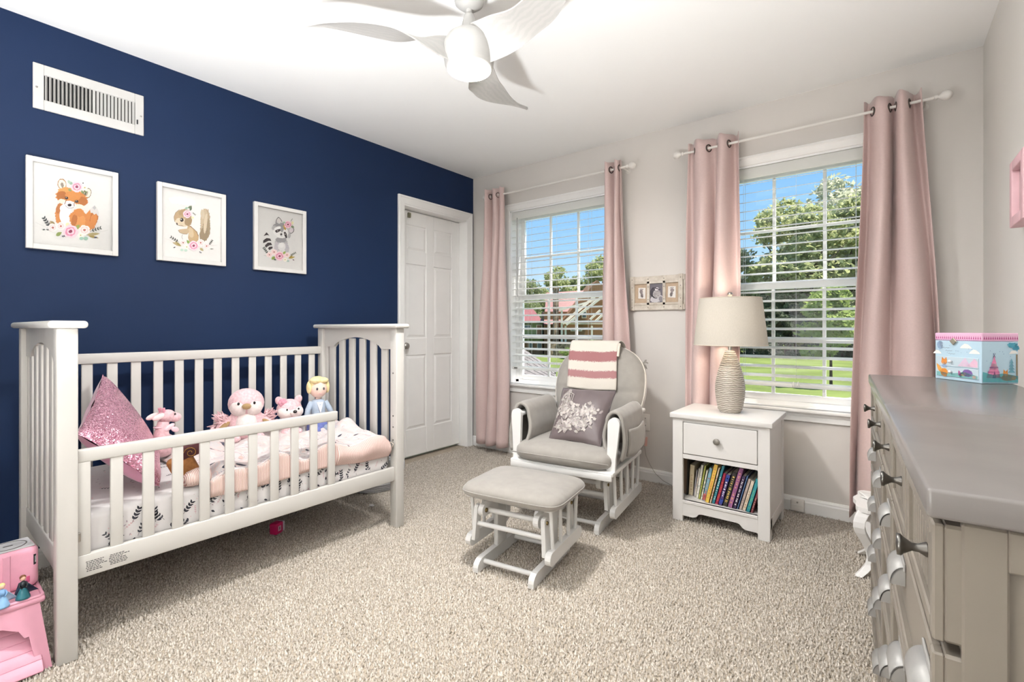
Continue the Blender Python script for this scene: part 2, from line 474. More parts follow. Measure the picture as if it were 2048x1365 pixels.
# stiles and rails proud of the recessed panel field
dw = DOOR_Y1 - DOOR_Y0 - 0.01
y0 = DOOR_Y0 + 0.006
def drail(name, ya, yb, za, zb): return MB().span((dx - 0.006, ya, za), (dx + 0.004, yb, zb), 0.002, 1).build(name, TRIM, door)
st = 0.095; mid = 0.085
ys = [(y0, y0 + st), (y0 + dw / 2 - mid / 2, y0 + dw / 2 + mid / 2), (y0 + dw - st, y0 + dw)]
zr = [(0.022, 0.24), (0.85, 0.99), (1.60, 1.71), (1.92, DOOR_H - 0.022)]
for a, b in ys: drail('stile', a, b, 0.022, DOOR_H - 0.022)
for za, zb in zr:
    for (a, b), (c, d) in zip(ys[:-1], ys[1:]): drail('rail', b, c, za, zb)
for (a, b), (c, d) in zip(ys[:-1], ys[1:]):
    for (za, zb), (zc, zd) in zip(zr[:-1], zr[1:]):
        m_ = 0.022
        mb = MB(); A, B, Z0, Z1 = b + 0.006, c - 0.006, zb + 0.006, zc - 0.006
        vs = [(dx - 0.005, A, Z0), (dx - 0.005, B, Z0), (dx - 0.005, B, Z1), (dx - 0.005, A, Z1),
              (dx + 0.003, A + m_, Z0 + m_), (dx + 0.003, B - m_, Z0 + m_), (dx + 0.003, B - m_, Z1 - m_), (dx + 0.003, A + m_, Z1 - m_)]
        mb.add(vs, [(4, 5, 6, 7), (0, 1, 5, 4), (1, 2, 6, 5), (2, 3, 7, 6), (3, 0, 4, 7)])
        mb.build('raised_panel', TRIM, door)
mb = MB(); mb.lathe([(0.028, 0), (0.028, 0.006), (0.010, 0.010), (0.010, 0.030), (0.022, 0.036), (0.028, 0.048), (0.026, 0.060), (0.014, 0.066), (0, 0.067)], 24, (dx + 0.004, DOOR_Y0 + 0.062, 0.93), 'X')
mb.build('knob', CHROME, door)
mb = MB(); mb.span((dx + 0.004, 2.535, 1.975), (dx + 0.022, 2.56, 2.015), 0.003).span((dx + 0.022, 2.541, 1.98), (dx + 0.03, 2.554, 2.008), 0.002)
tag(mb.build('door_stop_catch', mat('aged_brass_catch', '#8f8d78', 0.4, 0.6, ns=90, na=0.1), door), 'small metal flip lock at the top of the door')
# jamb
mb = MB(); mb.span((-WT, DOOR_Y0 - 0.0005, 0), (0.002, DOOR_Y0 + 0.004, DOOR_H)).span((-WT, DOOR_Y1 - 0.002, 0), (0.002, DOOR_Y1 + 0.0005, DOOR_H)).span((-WT, DOOR_Y0, DOOR_H - 0.018), (0.002, DOOR_Y1, DOOR_H + 0.0005))
mb.span((-WT, DOOR_Y0, 0.0), (-WT + 0.01, DOOR_Y1, DOOR_H))
mb.build('jamb', TRIM, door)
# casing with a stepped profile
def casing_prof(w): return [(0, 0), (w, 0), (w, 0.016), (w - 0.012, 0.019), (w - 0.02, 0.014), (w * 0.45, 0.012), (0.012, 0.009), (0.004, 0.008), (0, 0.006)]
cs = thing('trim_1', (0, 0, 0), label='white moulded casing around the door', cat='trim', kind='structure')
CW = 0.064
top = DOOR_H - 0.006
def cas_piece(name, pf, parent): mb = MB(); mb.prism(casing_prof(CW), pf, 0, 1); return mb.build(name, TRIM, parent)
cas_piece('casing_board', lambda w, t, k: Vector((0.0005 + t, DOOR_Y0 - 0.0 - w + 0.004, (top + w if k else 0.0))), cs)
cas_piece('casing_board', lambda w, t, k: Vector((0.0005 + t, DOOR_Y1 + w - 0.004, (top + w if k else 0.0))), cs)
cas_piece('casing_board', lambda w, t, k: Vector((0.0005 + t, (DOOR_Y1 + w - 0.004 if k else DOOR_Y0 - w + 0.004), top + w)), cs)
# ---------------------------------------------------------------- windows
def window(idx, x0, x1, label):
    w = thing('window_%d' % idx, (0, 0, 0), label=label, cat='window', kind='structure')
    yo = W + 0.075           # interior face of the frame
    g = 0.003
    mb = MB()
    # jamb liner boards
    mb.span((x0, W + 0.001, WZ0), (x0 + 0.012, W + WT, WZ1)).span((x1 - 0.012, W + 0.001, WZ0), (x1, W + WT, WZ1)).span((x0, W + 0.001, WZ1 - 0.012), (x1, W + WT, WZ1))
    mb.build('jamb', VINYL, w)
    fx0, fx1 = x0 + 0.012, x1 - 0.012
    mb = MB()
    mb.span((fx0, yo, 0.61), (fx0 + 0.03, yo + 0.08, WZ1 - 0.012)).span((fx1 - 0.03, yo, 0.61), (fx1, yo + 0.08, WZ1 - 0.012))
    mb.span((fx0, yo, WZ1 - 0.035), (fx1, yo + 0.08, WZ1 - 0.012)).span((fx0, yo, 0.605), (fx1, yo + 0.08, 0.63))
    mb.build('frame', VINYL, w)
    sx0, sx1 = fx0 + 0.03, fx1 - 0.03
    for nm, y, za, zb, rb, rt in (('sash', yo + 0.050, 1.315, 2.043, 0.040, 0.035), ('sash', yo + 0.018, 0.63, 1.355, 0.042, 0.040)):
        s = thing('sash', (0, 0, 0)); s.parent = w
        mb = MB(); sw = 0.036; d = 0.013
        mb.span((sx0, y - d, za), (sx0 + sw, y + d, zb), 0.003, 1).span((sx1 - sw, y - d, za), (sx1, y + d, zb), 0.003, 1)
        mb.span((sx0 + sw, y - d, za), (sx1 - sw, y + d, za + rb), 0.003, 1).span((sx0 + sw, y - d, zb - rt), (sx1 - sw, y + d, zb), 0.003, 1)
        mb.build('sash_frame', VINYL, s)
        gx0, gx1, gz0, gz1 = sx0 + sw, sx1 - sw, za + rb, zb - rt
        mw = 0.018
        for k in (1, 2):
            xm = gx0 + (gx1 - gx0) * k / 3; MB().span((xm - mw / 2, y - 0.009, gz0), (xm + mw / 2, y + 0.009, gz1), 0.002, 1).build('muntin', VINYL, s)
        zm = (gz0 + gz1) / 2
        MB().span((gx0, y - 0.0085, zm - mw / 2), (gx1, y + 0.0085, zm + mw / 2), 0.002, 1).build('muntin', VINYL, s)
        for i in range(3):
            for j in range(2):
                a = gx0 + (gx1 - gx0) * i / 3 + (mw / 2 if i else 0); b = gx0 + (gx1 - gx0) * (i + 1) / 3 - (mw / 2 if i < 2 else 0)
                c, e = (gz0, zm - mw / 2) if j == 0 else (zm + mw / 2, gz1)
                mb = MB(); mb.add([(a, y, c), (b, y, c), (b, y, e), (a, y, e)], [(0, 1, 2, 3)])
                mb.build('pane', GLASS, s)
    # interior casing boards, stool (sill) and apron
    c = 0.055
    def cp(pf): mb = MB(); mb.prism(casing_prof(c), pf, 0, 1); mb.build('casing_board', TRIM, w)
    yw = W - 0.0005
    cp(lambda u, t, k: Vector((x0 - u + 0.004, yw - t, WZ1 + u if k else 0.602)))
    cp(lambda u, t, k: Vector((x1 + u - 0.004, yw - t, WZ1 + u if k else 0.602)))
    cp(lambda u, t, k: Vector((x1 + u if k else x0 - u, yw - t, WZ1 + u)))
    mb = MB(); mb.span((x0 - 0.075, W - 0.045, 0.584), (x1 + 0.075, W - 0.0005, 0.606), 0.006)
    mb.span((x0 + 0.002, W - 0.02, 0.586), (x1 - 0.002, yo + 0.02, 0.606))
    mb.build('sill', TRIM, w)
    mb = MB(); mb.span((x0 - 0.058, W - 0.016, 0.532), (x1 + 0.058, W - 0.0005, 0.584), 0.003, 1).span((x0 - 0.058, W - 0.020, 0.562), (x1 + 0.058, W - 0.0005, 0.584), 0.004, 1)
    mb.build('apron', TRIM, w)
    return w
window(1, *WINS[0], 'white double hung window behind the glider chair')
window(2, *WINS[1], 'white double hung window behind the bedside lamp')

# ---------------------------------------------------------------- blinds
def blind(x0, x1, label, wand, tassel):
    b = thing('window_blind', ((x0 + x1) / 2, W + 0.035, 2.0), label=label, cat='blind', group='faux wood blinds in the two windows')
    hw = (x1 - x0) / 2 - 0.016
    mb = MB(); mb.span((-hw, -0.030, -0.002), (hw, -0.022, 0.064), 0.003, 1); mb.build('valance', SLATW, b)
    mb = MB(); mb.span((-hw + 0.005, -0.018, 0.012), (hw - 0.005, 0.024, 0.058)); mb.build('headrail', SLATW, b)
    sm = None
    n = 22; sp = 0.0565; tilt = math.radians(15)
    sh = MB()
    def slat_fn(u, v):
        x = (u * 2 - 1) * (hw - 0.004); q = (v * 2 - 1); y = q * 0.025; z = 0.0018 * (1 - q * q)
        return (x, y, z)
    sh.box((0, 0, 0), ((hw - 0.004) * 2, 0.050, 0.0032), None, 0.001, 1)
    sm = sh.mesh('slat'); sm.materials.append(SLATW)
    for k in range(n):
        o = link('slat', sm, None, b, (0, 0, -0.028 - k * sp), (tilt, 0, 0))
    zb = -0.028 - (n - 1) * sp - 0.05
    mb = MB(); mb.box((0, 0, zb), ((hw - 0.004) * 2, 0.050, 0.022), RX(tilt * 0.6), 0.004); mb.build('bottom_rail', SLATW, b)
    for x in (-hw * 0.62, hw * 0.62):
        for y in (-0.026, 0.026):
            MB().cyl((x, y, 0.01), (x, y, zb), 0.0009, n=5).build('ladder_cord', SLATW, b)
    MB().cyl((0.0, -0.027, 0.01), (0.0, -0.027, zb), 0.0008, n=5).build('ladder_cord', SLATW, b)
    if wand:
        mb = MB(); mb.cyl((-hw + 0.065, -0.034, 0.012), (-hw + 0.065, -0.036, -0.66), 0.004, n=8)
        mb.build('tilt_wand', mat('grey_wand', '#a9a9a9', 0.3, ns=30, na=0.03), b)
        MB().span((-hw + 0.03, -0.033, zb - 0.006), (-hw + 0.06, -0.024, zb + 0.002), 0.001, 1).build('rail_clip', STEEL, b)
    if tassel:
        mb = MB(); mb.lathe([(0.0015, 0.03), (0.006, 0.012), (0.008, 0), (0, -0.001)], 12, (-0.012, -0.036, zb - 0.008)); mb.lathe([(0.0015, 0.03), (0.006, 0.012), (0.008, 0), (0, -0.001)], 12, (0.012, -0.036, zb - 0.005))
        mb.build('cord_tassel', SLATW, b)
    return b
blind(*WINS[0], 'white slatted blind with tilt wand behind the glider chair', True, False)
blind(*WINS[1], 'white slatted blind with cord tassels behind the lamp', False, True)

# ---------------------------------------------------------------- curtain rods
ROD_Y, ROD_Z = 3.118, 2.203
def curtain_rod(xa, xb, label):
    r = thing('curtain_rod', ((xa + xb) / 2, ROD_Y, ROD_Z), label=label, cat='curtain rod')
    h = (xb - xa) / 2
    MB().cyl((-h, 0, 0), (h, 0, 0), 0.0075, n=14).build('pole', WHITE, r)
    for s in (-1, 1):
        mb = MB(); mb.lathe([(0.008, 0), (0.012, 0.004), (0.012, 0.012), (0.007, 0.016), (0.009, 0.02), (0.020, 0.032), (0.024, 0.046), (0.020, 0.060), (0.010, 0.068), (0, 0.070)], 20, (0, 0, 0), 'X', rot=None if s > 0 else RZ(PI))
        mb.build('finial', WHITE, r, (s * h, 0, 0))
        mb = MB(); mb.cyl((s * (h - 0.03), 0, 0), (s * (h - 0.03), W - ROD_Y - 0.004, 0), 0.005, n=10).lathe([(0.018, 0), (0.018, 0.004), (0, 0.0045)], 16, (s * (h - 0.03), W - ROD_Y - 0.0005, 0), 'Y', rot=None)
        mb.build('bracket', WHITE, r)
    return r
curtain_rod(0.285, 1.545, 'thin white curtain rod over the window behind the glider')
curtain_rod(1.945, 3.16, 'thin white curtain rod over the window behind the lamp')

# ---------------------------------------------------------------- curtains
CURT = mat('dusty_pink_satin_curtain', '#d2bab6', 0.42, ns=120, na=0.03, bump=0.05, bs=500, sheen=0.3, spec=0.35)
GROM = mat('dark_pewter_grommet', '#58524d', 0.3, 1.0, ns=60, na=0.06)
def curtain(top, bot, zt, zb, folds, amp, label, seed, flare=None, mid=None):
    """top/bot = (x0, x1) of the gathered cloth at rod and hem"""
    rg = random.Random(seed)
    c = thing('window_curtain', ((top[0] + top[1]) / 2, ROD_Y, zb), label=label, cat='curtain', group='dusty pink grommet curtains')
    ph = rg.uniform(0, .4); jit = [rg.uniform(-.16, .16) for _ in range(40)]
    cx = (top[0] + top[1]) / 2
    def fn(u, v):
        # v: 0 hem, 1 top
        e = 1 - v
        x0 = top[0] + (bot[0] - top[0]) * smooth01(e * 1.15); x1 = top[1] + (bot[1] - top[1]) * smooth01(e * 1.15)
        if mid:
            k = math.sin(PI * e) ; x0 += mid[0] * k; x1 += mid[1] * k
        uu = u + 0.03 * math.sin(2 * PI * u * 1.3 + seed) * e
        q = 2 * PI * folds * uu + ph
        a = amp * (0.85 + 0.35 * e)
        w = math.sin(q); w = math.copysign(abs(w) ** 0.75, w)
        y = a * w * (1 + 0.25 * math.sin(3 * PI * e + seed + 4 * u)) + 0.006 * math.sin(9 * e + 13 * u + seed)
        x = x0 + (x1 - x0) * u + 0.014 * math.cos(q) * (0.4 + e) + 0.008 * math.sin(5 * e + u * 9 + seed)
        z = zb + (zt - zb) * v
        if v > .985: z += 0.006 * math.sin(q * 2)
        if v < .02: z += 0.006 * math.sin(q)
        y = min(y + (0.0), W - ROD_Y - 0.030)
        return (x - cx, y - 0.002, z - zb)
    mb = MB(); mb.grid(fn, int(folds * 16), 44)
    cl = mb.build('cloth', CURT, c); solid(cl, 0.0022, 0)
    # grommets where the cloth crosses the pole
    k = 0
    zc = ROD_Z - zb
    for i in range(int(folds * 2) + 2):
        u = (i * PI - ph) / (2 * PI * folds)
        if u < 0.03 or u > 0.97: continue
        p = Vector(fn(u, (ROD_Z - zb) / (zt - zb))); p2 = Vector(fn(min(u + .01, 1), (ROD_Z - zb) / (zt - zb)))
        d = (p2 - p).normalized(); d.z = 0; d.normalize()
        pts = []
        for q in range(20):
            t = 2 * PI * q / 20; pts.append(Vector((p.x, 0, zc)) + d * math.cos(t) * 0.021 + Vector((0, 0, math.sin(t) * 0.021)))
        mb = MB(); mb.tube(pts, 0.0042, 8, closed=True); mb.build('grommet', GROM, c)
    return c
curtain((0.225, 0.445), (0.105, 0.46), 2.262, 0.075, 3.0, 0.042, 'leftmost dusty pink curtain panel nearest the white door', 1, mid=(0.0, 0.02))
curtain((1.375, 1.52), (1.33, 1.60), 2.258, 0.09, 2.5, 0.038, 'narrow dusty pink curtain panel hanging behind the glider chair', 2)
curtain((1.965, 2.285), (1.93, 2.285), 2.262, 0.085, 2.5, 0.050, 'dusty pink curtain panel behind the lamp and nightstand', 3)
curtain((2.885, 3.115), (2.80, 3.20), 2.262, 0.07, 2.5, 0.055, 'rightmost dusty pink curtain panel beyond the grey dresser', 4, mid=(0.0, 0.02))
# ================================================================ CRIB
CRIBW = mat('crib_white_lacquer', '#cac7c2', 0.36, ns=5, na=0.012, bump=0.015, bs=60)
CX0, CX1 = 0.128, 0.913      # back and front faces
CY0, CY1 = 0.300, 1.680      # left and right ends
CT = 1.072                   # underside of the end caps
crib = thing('toddler_crib', ((CX0 + CX1) / 2, (CY0 + CY1) / 2, 0), label='white wooden crib with toddler guard rail against the navy wall', cat='crib')
def cr(mb, name, m=CRIBW):
    o = mb.build(name, m, crib); o.location = (-(CX0 + CX1) / 2, -(CY0 + CY1) / 2, 0); return o
PW, PD = 0.052, 0.055
for ya, yb in ((CY0, CY0 + PW), (CY1 - PW, CY1)):
    for xa, xb in ((CX0, CX0 + PD), (CX1 - PD, CX1)):
        cr(MB().span((xa, ya, 0.0), (xb, yb, CT), 0.004), 'post')
    ym = (ya + yb) / 2
    # cap moulding
    mb = MB(); mb.span((CX0 - 0.022, ya - 0.022, CT), (CX1 + 0.022, yb + 0.022, CT + 0.024), 0.0105, 4)
    cr(mb, 'cap')
    # arched head panel
    xa, xb = CX0 + PD, CX1 - PD
    pts = [(xb, CT), (xa, CT), (xa, CT - 0.115), (xa + 0.10, CT - 0.115)]
    n = 20
    for i in range(n + 1):
        u = i / n; x = xa + 0.12 + (xb - xa - 0.24) * u
        pts.append((x, CT - 0.098 + 0.045 * math.sin(PI * u) ** 0.8))
    pts += [(xb - 0.10, CT - 0.115), (xb, CT - 0.115)]
    mb = MB(); mb.prism(pts, lambda a, b, t: (a, ym + t, b), -0.011, 0.011); cr(mb, 'arched_rail')
    cr(MB().span((xa, ym - 0.011, 0.255), (xb, ym + 0.011, 0.335), 0.003), 'lower_rail')
    for k in range(6):
        x = xa + 0.077 + k * ((xb - xa - 0.154) / 5)
        cr(MB().span((x - 0.0275, ym - 0.007, 0.33), (x + 0.0275, ym + 0.007, CT - 0.06), 0.003), 'slat')
    cr(MB().span((xa - 0.002, ym - 0.007, 0.33), (xa + 0.03, ym + 0.007, CT - 0.06), 0.002, 1), 'slat')
# back
cr(MB().span((CX0 + 0.012, CY0 + PW, 0.912), (CX0 + 0.040, CY1 - PW, 0.958), 0.004), 'back_top_rail')
cr(MB().span((CX0 + 0.012, CY0 + PW, 0.255), (CX0 + 0.040, CY1 - PW, 0.325), 0.004), 'back_lower_rail')
for k in range(14):
    y = 0.422 + k * 0.0885
    cr(MB().span((CX0 + 0.020, y - 0.0195, 0.32), (CX0 + 0.032, y + 0.0195, 0.915), 0.003), 'back_slat')
# front: low rail and guard rail
FX = 0.897
cr(MB().span((FX - 0.022, CY0 + PW, 0.252), (FX, CY1 - PW, 0.327), 0.004), 'front_lower_rail')
cr(MB().span((FX - 0.022, CY0 + PW, 0.630), (FX, 1.292, 0.674), 0.005), 'guard_rail')
cr(MB().span((FX - 0.019, CY0 + PW + 0.001, 0.325), (FX - 0.001, 0.386, 0.632), 0.003), 'guard_stile')
for k in range(10):
    y = 0.455 + k * 0.0897
    cr(MB().span((FX - 0.018, y - 0.0175, 0.325), (FX - 0.004, y + 0.0175, 0.632), 0.003), 'guard_slat')
for z in (0.40, 0.55):
    cr(MB().lathe([(0.006, 0), (0.006, 0.003), (0, 0.004)], 12, (FX - 0.03, CY0 + PW, z), 'Y'), 'bolt', CHROME)
cr(MB().span((FX - 0.002, CY0 + PW + 0.0005, 0.375), (FX + 0.006, CY0 + PW + 0.008, 0.405), 0.002), 'bolt', CHROME)
for z in (0.83, 0.60, 0.54, 0.47):
    cr(MB().lathe([(0.0045, 0), (0.004, -0.002), (0, -0.0025)], 10, (CX1 - 0.028, CY1 - PW - 0.0003, z), 'Y'), 'bolt_hole', STEEL)
# printed warning panel: rows of unreadable fine print
art = Art(4)
for r_ in range(7):
    for (a0, a1) in ((0.372, 0.425), (0.432, 0.487)):
        y = a0 + art.r.uniform(0, .004)
        while y < a1 - art.r.uniform(0, .02):
            w = art.r.uniform(.003, .008); z = 0.300 - r_ * 0.0052
            art.poly([(y, z), (y + w, z), (y + w, z + 0.0024), (y, z + 0.0024)], '#2a2a2c'); y += w + 0.0016
o = art.build('warning_print', lambda a, b, h: (FX + 0.0002 + h * 0.3, a, b), crib, step=0.0); o.location = (-(CX0 + CX1) / 2, -(CY0 + CY1) / 2, 0)

# ---------------------------------------------------------------- mattress with a printed fitted sheet
SHEET = mat('white_cotton_sheet', '#d5d1d0', 0.85, ns=18, na=0.03, bump=0.25, bs=22, spec=0.2)
MX0, MX1, MY0, MY1, MZ0, MZ1 = 0.175, 0.868, 0.362, 1.618, 0.300, 0.458
mt = thing('crib_mattress', ((MX0 + MX1) / 2, (MY0 + MY1) / 2, MZ0), label='crib mattress in white sheet printed with dark leaf sprigs', cat='mattress')
def mo(o): o.location = (-(MX0 + MX1) / 2, -(MY0 + MY1) / 2, -MZ0); return o
mo(MB().span((MX0, MY0, MZ0), (MX1, MY1, MZ1), 0.03, 5).build('fitted_sheet', SHEET, mt))
art = Art(11)
R_ = art.r
for k in range(150):
    y = R_.uniform(MY0 + .04, MY1 - .04); z = R_.uniform(MZ0 + .012, MZ1 - .025); t = R_.random()
    if t < .35: art.leaf(y, z, .017, .0040, R_.uniform(0, 360), '#2b2c38')
    elif t < .62: art.blob(y, z, .0016, .0016, '#d8a3a5', jag=.1, n=8)
    elif t < .82: art.leaf(y, z, .010, .0022, R_.uniform(0, 360), '#a99aa0')
    else: art.blob(y, z, .0022, .0018, '#c9c0c0', jag=.2, n=8)
for k in range(46):
    y = MY0 + .05 + (MY1 - MY0 - .1) * (k + R_.uniform(.2, .8)) / 46; z = R_.uniform(MZ0 + .015, MZ1 - .07)
    if k % 3 == 0: art.sprig(y, z, .046, R_.uniform(30, 110), '#23242e', 4, .16, .32)
    elif k % 3 == 1: art.sprig(y, z, .036, R_.uniform(40, 140), '#33343d', 3, .16, .32)
    else: art.sprig(y, z, .030, R_.uniform(20, 160), '#c79aa0', 4, .07, .2)
tag(mo(art.build('leaf_print', lambda a, b, h: (MX1 + 0.0003 + h * .1, a, b), mt, step=0.0)), kind='stuff')
art = Art(12); R_ = art.r      # top face, only the bare end shows
for k in range(60):
    art.leaf(R_.uniform(MX0 + .03, MX1 - .03), R_.uniform(MY0 + .03, MY0 + .42), .011, .0026, R_.uniform(0, 360), R_.choice(['#2b2c38', '#a99aa0', '#d8a3a5']))
for k in range(12):
    art.sprig(R_.uniform(MX0 + .1, MX1 - .06), R_.uniform(MY0 + .05, MY0 + .4), .04, R_.uniform(0, 180), '#2a2b35', 4, .11, .26)
tag(mo(art.build('leaf_print', lambda a, b, h: (a, b, MZ1 + 0.0003 + h * .1), mt, step=0.0)), kind='stuff')

# ---------------------------------------------------------------- quilt with ribbed pink border
def quilt_mat():
    m = bpy.data.materials.new('woodland_print_quilt'); m.use_nodes = True
    n = m.node_tree.nodes; l = m.node_tree.links; b = n['Principled BSDF']
    tc = n.new('ShaderNodeTexCoord'); nz = n.new('ShaderNodeTexNoise'); nz.inputs['Scale'].default_value = 9; nz.inputs['Detail'].default_value = 4; nz.inputs['Distortion'].default_value = 1.2
    l.new(tc.outputs['Object'], nz.inputs['Vector'])
    cr = n.new('ShaderNodeValToRGB'); e = cr.color_ramp.elements
    e[0].position = .0; e[0].color = lin('#2c3145') + (1,); e[1].position = 1; e[1].color = lin('#d5cfce') + (1,)
    for p, c in ((.335, '#343a4e'), (.345, '#d3bab6'), (.41, '#cdc6c5'), (.47, '#cbc5c5'), (.50, '#dbc3be'), (.535, '#d9d0ce'), (.585, '#cfc9c8'), (.605, '#bfa9ab'), (.63, '#dad5d4'), (.69, '#dcc6c0')):
        k = e.new(p); k.color = lin(c) + (1,)
    l.new(nz.outputs['Fac'], cr.inputs[0]); l.new(cr.outputs[0], b.inputs['Base Color'])
    b.inputs['Roughness'].default_value = .9; b.inputs['Specular IOR Level'].default_value = .15; b.inputs['Sheen Weight'].default_value = .2
    n2 = n.new('ShaderNodeTexNoise'); n2.inputs['Scale'].default_value = 38; l.new(tc.outputs['Object'], n2.inputs['Vector'])
    bp = n.new('ShaderNodeBump'); bp.inputs['Strength'].default_value = .5; bp.inputs['Distance'].default_value = .006
    l.new(n2.outputs['Fac'], bp.inputs['Height']); l.new(bp.outputs[0], b.inputs['Normal'])
    return m
RIB = wave_mat('pink_ribbed_border', '#c99f97', '#ead9d2', 62, 'Y', 0.85, 0.6, 0.4)
qt = thing('crib_quilt', (0.55, 1.15, MZ1), label='crumpled white and pink woodland quilt with ribbed pink border', cat='quilt')
rq = random.Random(5)
wv = [(rq.uniform(-40, 40), rq.uniform(-40, 40), rq.uniform(0, 6.3), rq.uniform(.0015, .0055)) for _ in range(18)]
def qh(x, y):
    h = sum(a * math.sin(p * x + q * y + s) for p, q, s, a in wv)
    return h
QY0, QY1 = 0.735, 1.605
def qtop(u, v):
    y = QY0 + (QY1 - QY0) * u; x = 0.185 + (0.872 - 0.185) * v
    e = smooth01(u / .08) * smooth01((1 - u) / .04)
    z = MZ1 + 0.006 + (0.030 + qh(x, y)) * e + 0.035 * smooth01((y - 1.35) / .25) * (1 - smooth01((v - .55) / .45))
    z = max(z, MZ1 + 0.004)
    return (x - .55, y - 1.15, z - MZ1)
mb = MB(); mb.grid(qtop, 90, 70); q_ = mb.build('quilt_top', quilt_mat(), qt); solid(q_, 0.006, 1)
def qbord(u, v):
    """ribbed band folding over the front edge"""
    y = QY0 + 0.01 + (QY1 - QY0 - 0.01) * u
    top = qtop((y - QY0) / (QY1 - QY0), 1.0)
    drop = 0.075 + 0.006 * math.sin(9 * u) + 0.010 * smooth01((u - .6) / .3)
    x = 0.874 + 0.010 * math.sin(PI * min(1, v * 1.1)) + 0.004 * math.sin(30 * u + 4 * v) * v
    x = min(x, 0.877) if y < 1.30 else x + 0.012 * math.sin(PI * v)
    z = (top[2] + MZ1 + 0.003) * (1 - v) + (MZ1 + 0.022 - drop) * v
    return (x - .55, y - 1.15, z - MZ1)
mb = MB(); mb.grid(qbord, 120, 12); q_ = mb.build('ribbed_border', RIB, qt); solid(q_, 0.005, 1)
mb = MB()                       # rolled end of the border
mb.tube([(0.855 - .55, 0.664 - 1.15, .022), (0.852 - .55, 0.685 - 1.15, .030), (0.85 - .55, 0.715 - 1.15, .034), (0.848 - .55, 0.75 - 1.15, .036)], [.018, .030, .034, .032], 16)
mb.build('rolled_corner', RIB, qt)
mb = MB(); mb.tube([(0.87 - .55, 1.59 - 1.15, -.012), (0.885 - .55, 1.612 - 1.15, .004), (0.893 - .55, 1.622 - 1.15, -.006), (0.89 - .55, 1.618 - 1.15, -.026)], .0022, 6)
mb.build('tie_cord', mat('cream_cord', '#d9cdbf', .9, ns=200, na=.1), qt)
# dark fox/bird motifs and running stitch on the quilt face
art = Art(8)
def onq(a, b, h):
    p = qtop((a - QY0) / (QY1 - QY0), (b - .185) / (.872 - .185)); return (p[0], p[1], p[2] + .0075 + h)
for (y, x, ln, w, an, c) in ((0.80, .845, .055, .012, 10, '#262a3c'), (0.855, .838, .05, .010, -8, '#262a3c'), (.78, .74, .045, .014, 60, '#2c3145'), (.93, .70, .04, .01, 100, '#d9b6ae'), (1.02, .82, .04, .008, 20, '#c9b9b4'),
                        (1.34, .80, .03, .006, 20, '#3a3d4c'), (1.40, .72, .035, .006, -20, '#3a3d4c'), (1.46, .77, .03, .005, 5, '#3a3d4c'), (1.30, .66, .03, .006, 60, '#30333f'), (1.18, .80, .02, .005, 60, '#30333f'), (1.10, .76, .04, .008, -30, '#e0c4bd'), (1.22, .72, .05, .012, 10, '#ecd3cb')):
    art.leaf(y, x, ln, w, an, c)
for k in range(95):
    y = QY0 + .02 + k * .009
    art.stroke([(y, .862), (y + .005, .862)], .0022, '#8c8ca2')
tag(art.build('quilt_motif', onq, qt, step=0.00002), kind='stuff')

# ---------------------------------------------------------------- sequin pillow
def sequin_mat():
    m = bpy.data.materials.new('pink_sequins'); m.use_nodes = True
    n = m.node_tree.nodes; l = m.node_tree.links; b = n['Principled BSDF']
    tc = n.new('ShaderNodeTexCoord'); vo = n.new('ShaderNodeTexVoronoi'); vo.inputs['Scale'].default_value = 330
    l.new(tc.outputs['Object'], vo.inputs['Vector'])
    cr = n.new('ShaderNodeValToRGB'); cr.color_ramp.elements[0].color = lin('#b8607f') + (1,); cr.color_ramp.elements[1].color = lin('#f3c3d3') + (1,)
    sp = n.new('ShaderNodeSeparateColor'); l.new(vo.outputs['Color'], sp.inputs[0]); l.new(sp.outputs[0], cr.inputs[0]); l.new(cr.outputs[0], b.inputs['Base Color'])
    b.inputs['Metallic'].default_value = .55; b.inputs['Roughness'].default_value = .25
    # every sequin tilts its own way
    nm = n.new('ShaderNodeNormalMap'); nm.space = 'OBJECT'
    ge = n.new('ShaderNodeNewGeometry')
    vm = n.new('ShaderNodeVectorMath'); vm.operation = 'SUBTRACT'; vm.inputs[1].default_value = (.5, .5, .5); l.new(vo.outputs['Color'], vm.inputs[0])
    vs = n.new('ShaderNodeVectorMath'); vs.operation = 'SCALE'; vs.inputs['Scale'].default_value = .75; l.new(vm.outputs[0], vs.inputs[0])
    va = n.new('ShaderNodeVectorMath'); va.operation = 'ADD'; l.new(ge.outputs['Normal'], va.inputs[0]); l.new(vs.outputs[0], va.inputs[1])
    vn = n.new('ShaderNodeVectorMath'); vn.operation = 'NORMALIZE'; l.new(va.outputs[0], vn.inputs[0]); l.new(vn.outputs[0], b.inputs['Normal'])
    n.remove(nm)
    return m
def cushion_fn(corners, puff, side, pw=0.42, sag=0.0):
    A, B, C, D = (Vector(c) for c in corners)
    nrm = ((B - A).cross(D - A) + (C - B).cross(A - B)).normalized() * side
    def fn(u, v, h=0.0):
        # pull the edges in slightly so that the corners stay pointed
        p = A * (1 - u) * (1 - v) + B * u * (1 - v) + C * u * v + D * (1 - u) * v
        cen = (A + B + C + D) / 4
        eu = 4 * u * (1 - u); ev = 4 * v * (1 - v)
        k = (max(eu, 0) * max(ev, 0)) ** pw
        p = p + (cen - p) * 0.10 * ((1 - ev) * eu + (1 - eu) * ev) * 0.6
        wr = 0.004 * math.sin(17 * u + 5 * v) * math.sin(13 * v + 3 * u) * (1 - k)
        return p + nrm * (puff * k + wr + h)
    return fn
SGN = 1
pl = thing('throw_pillow', (0.62, 0.50, 0.46), label='pink sequin pillow with satin back leaning in the crib', cat='pillow')
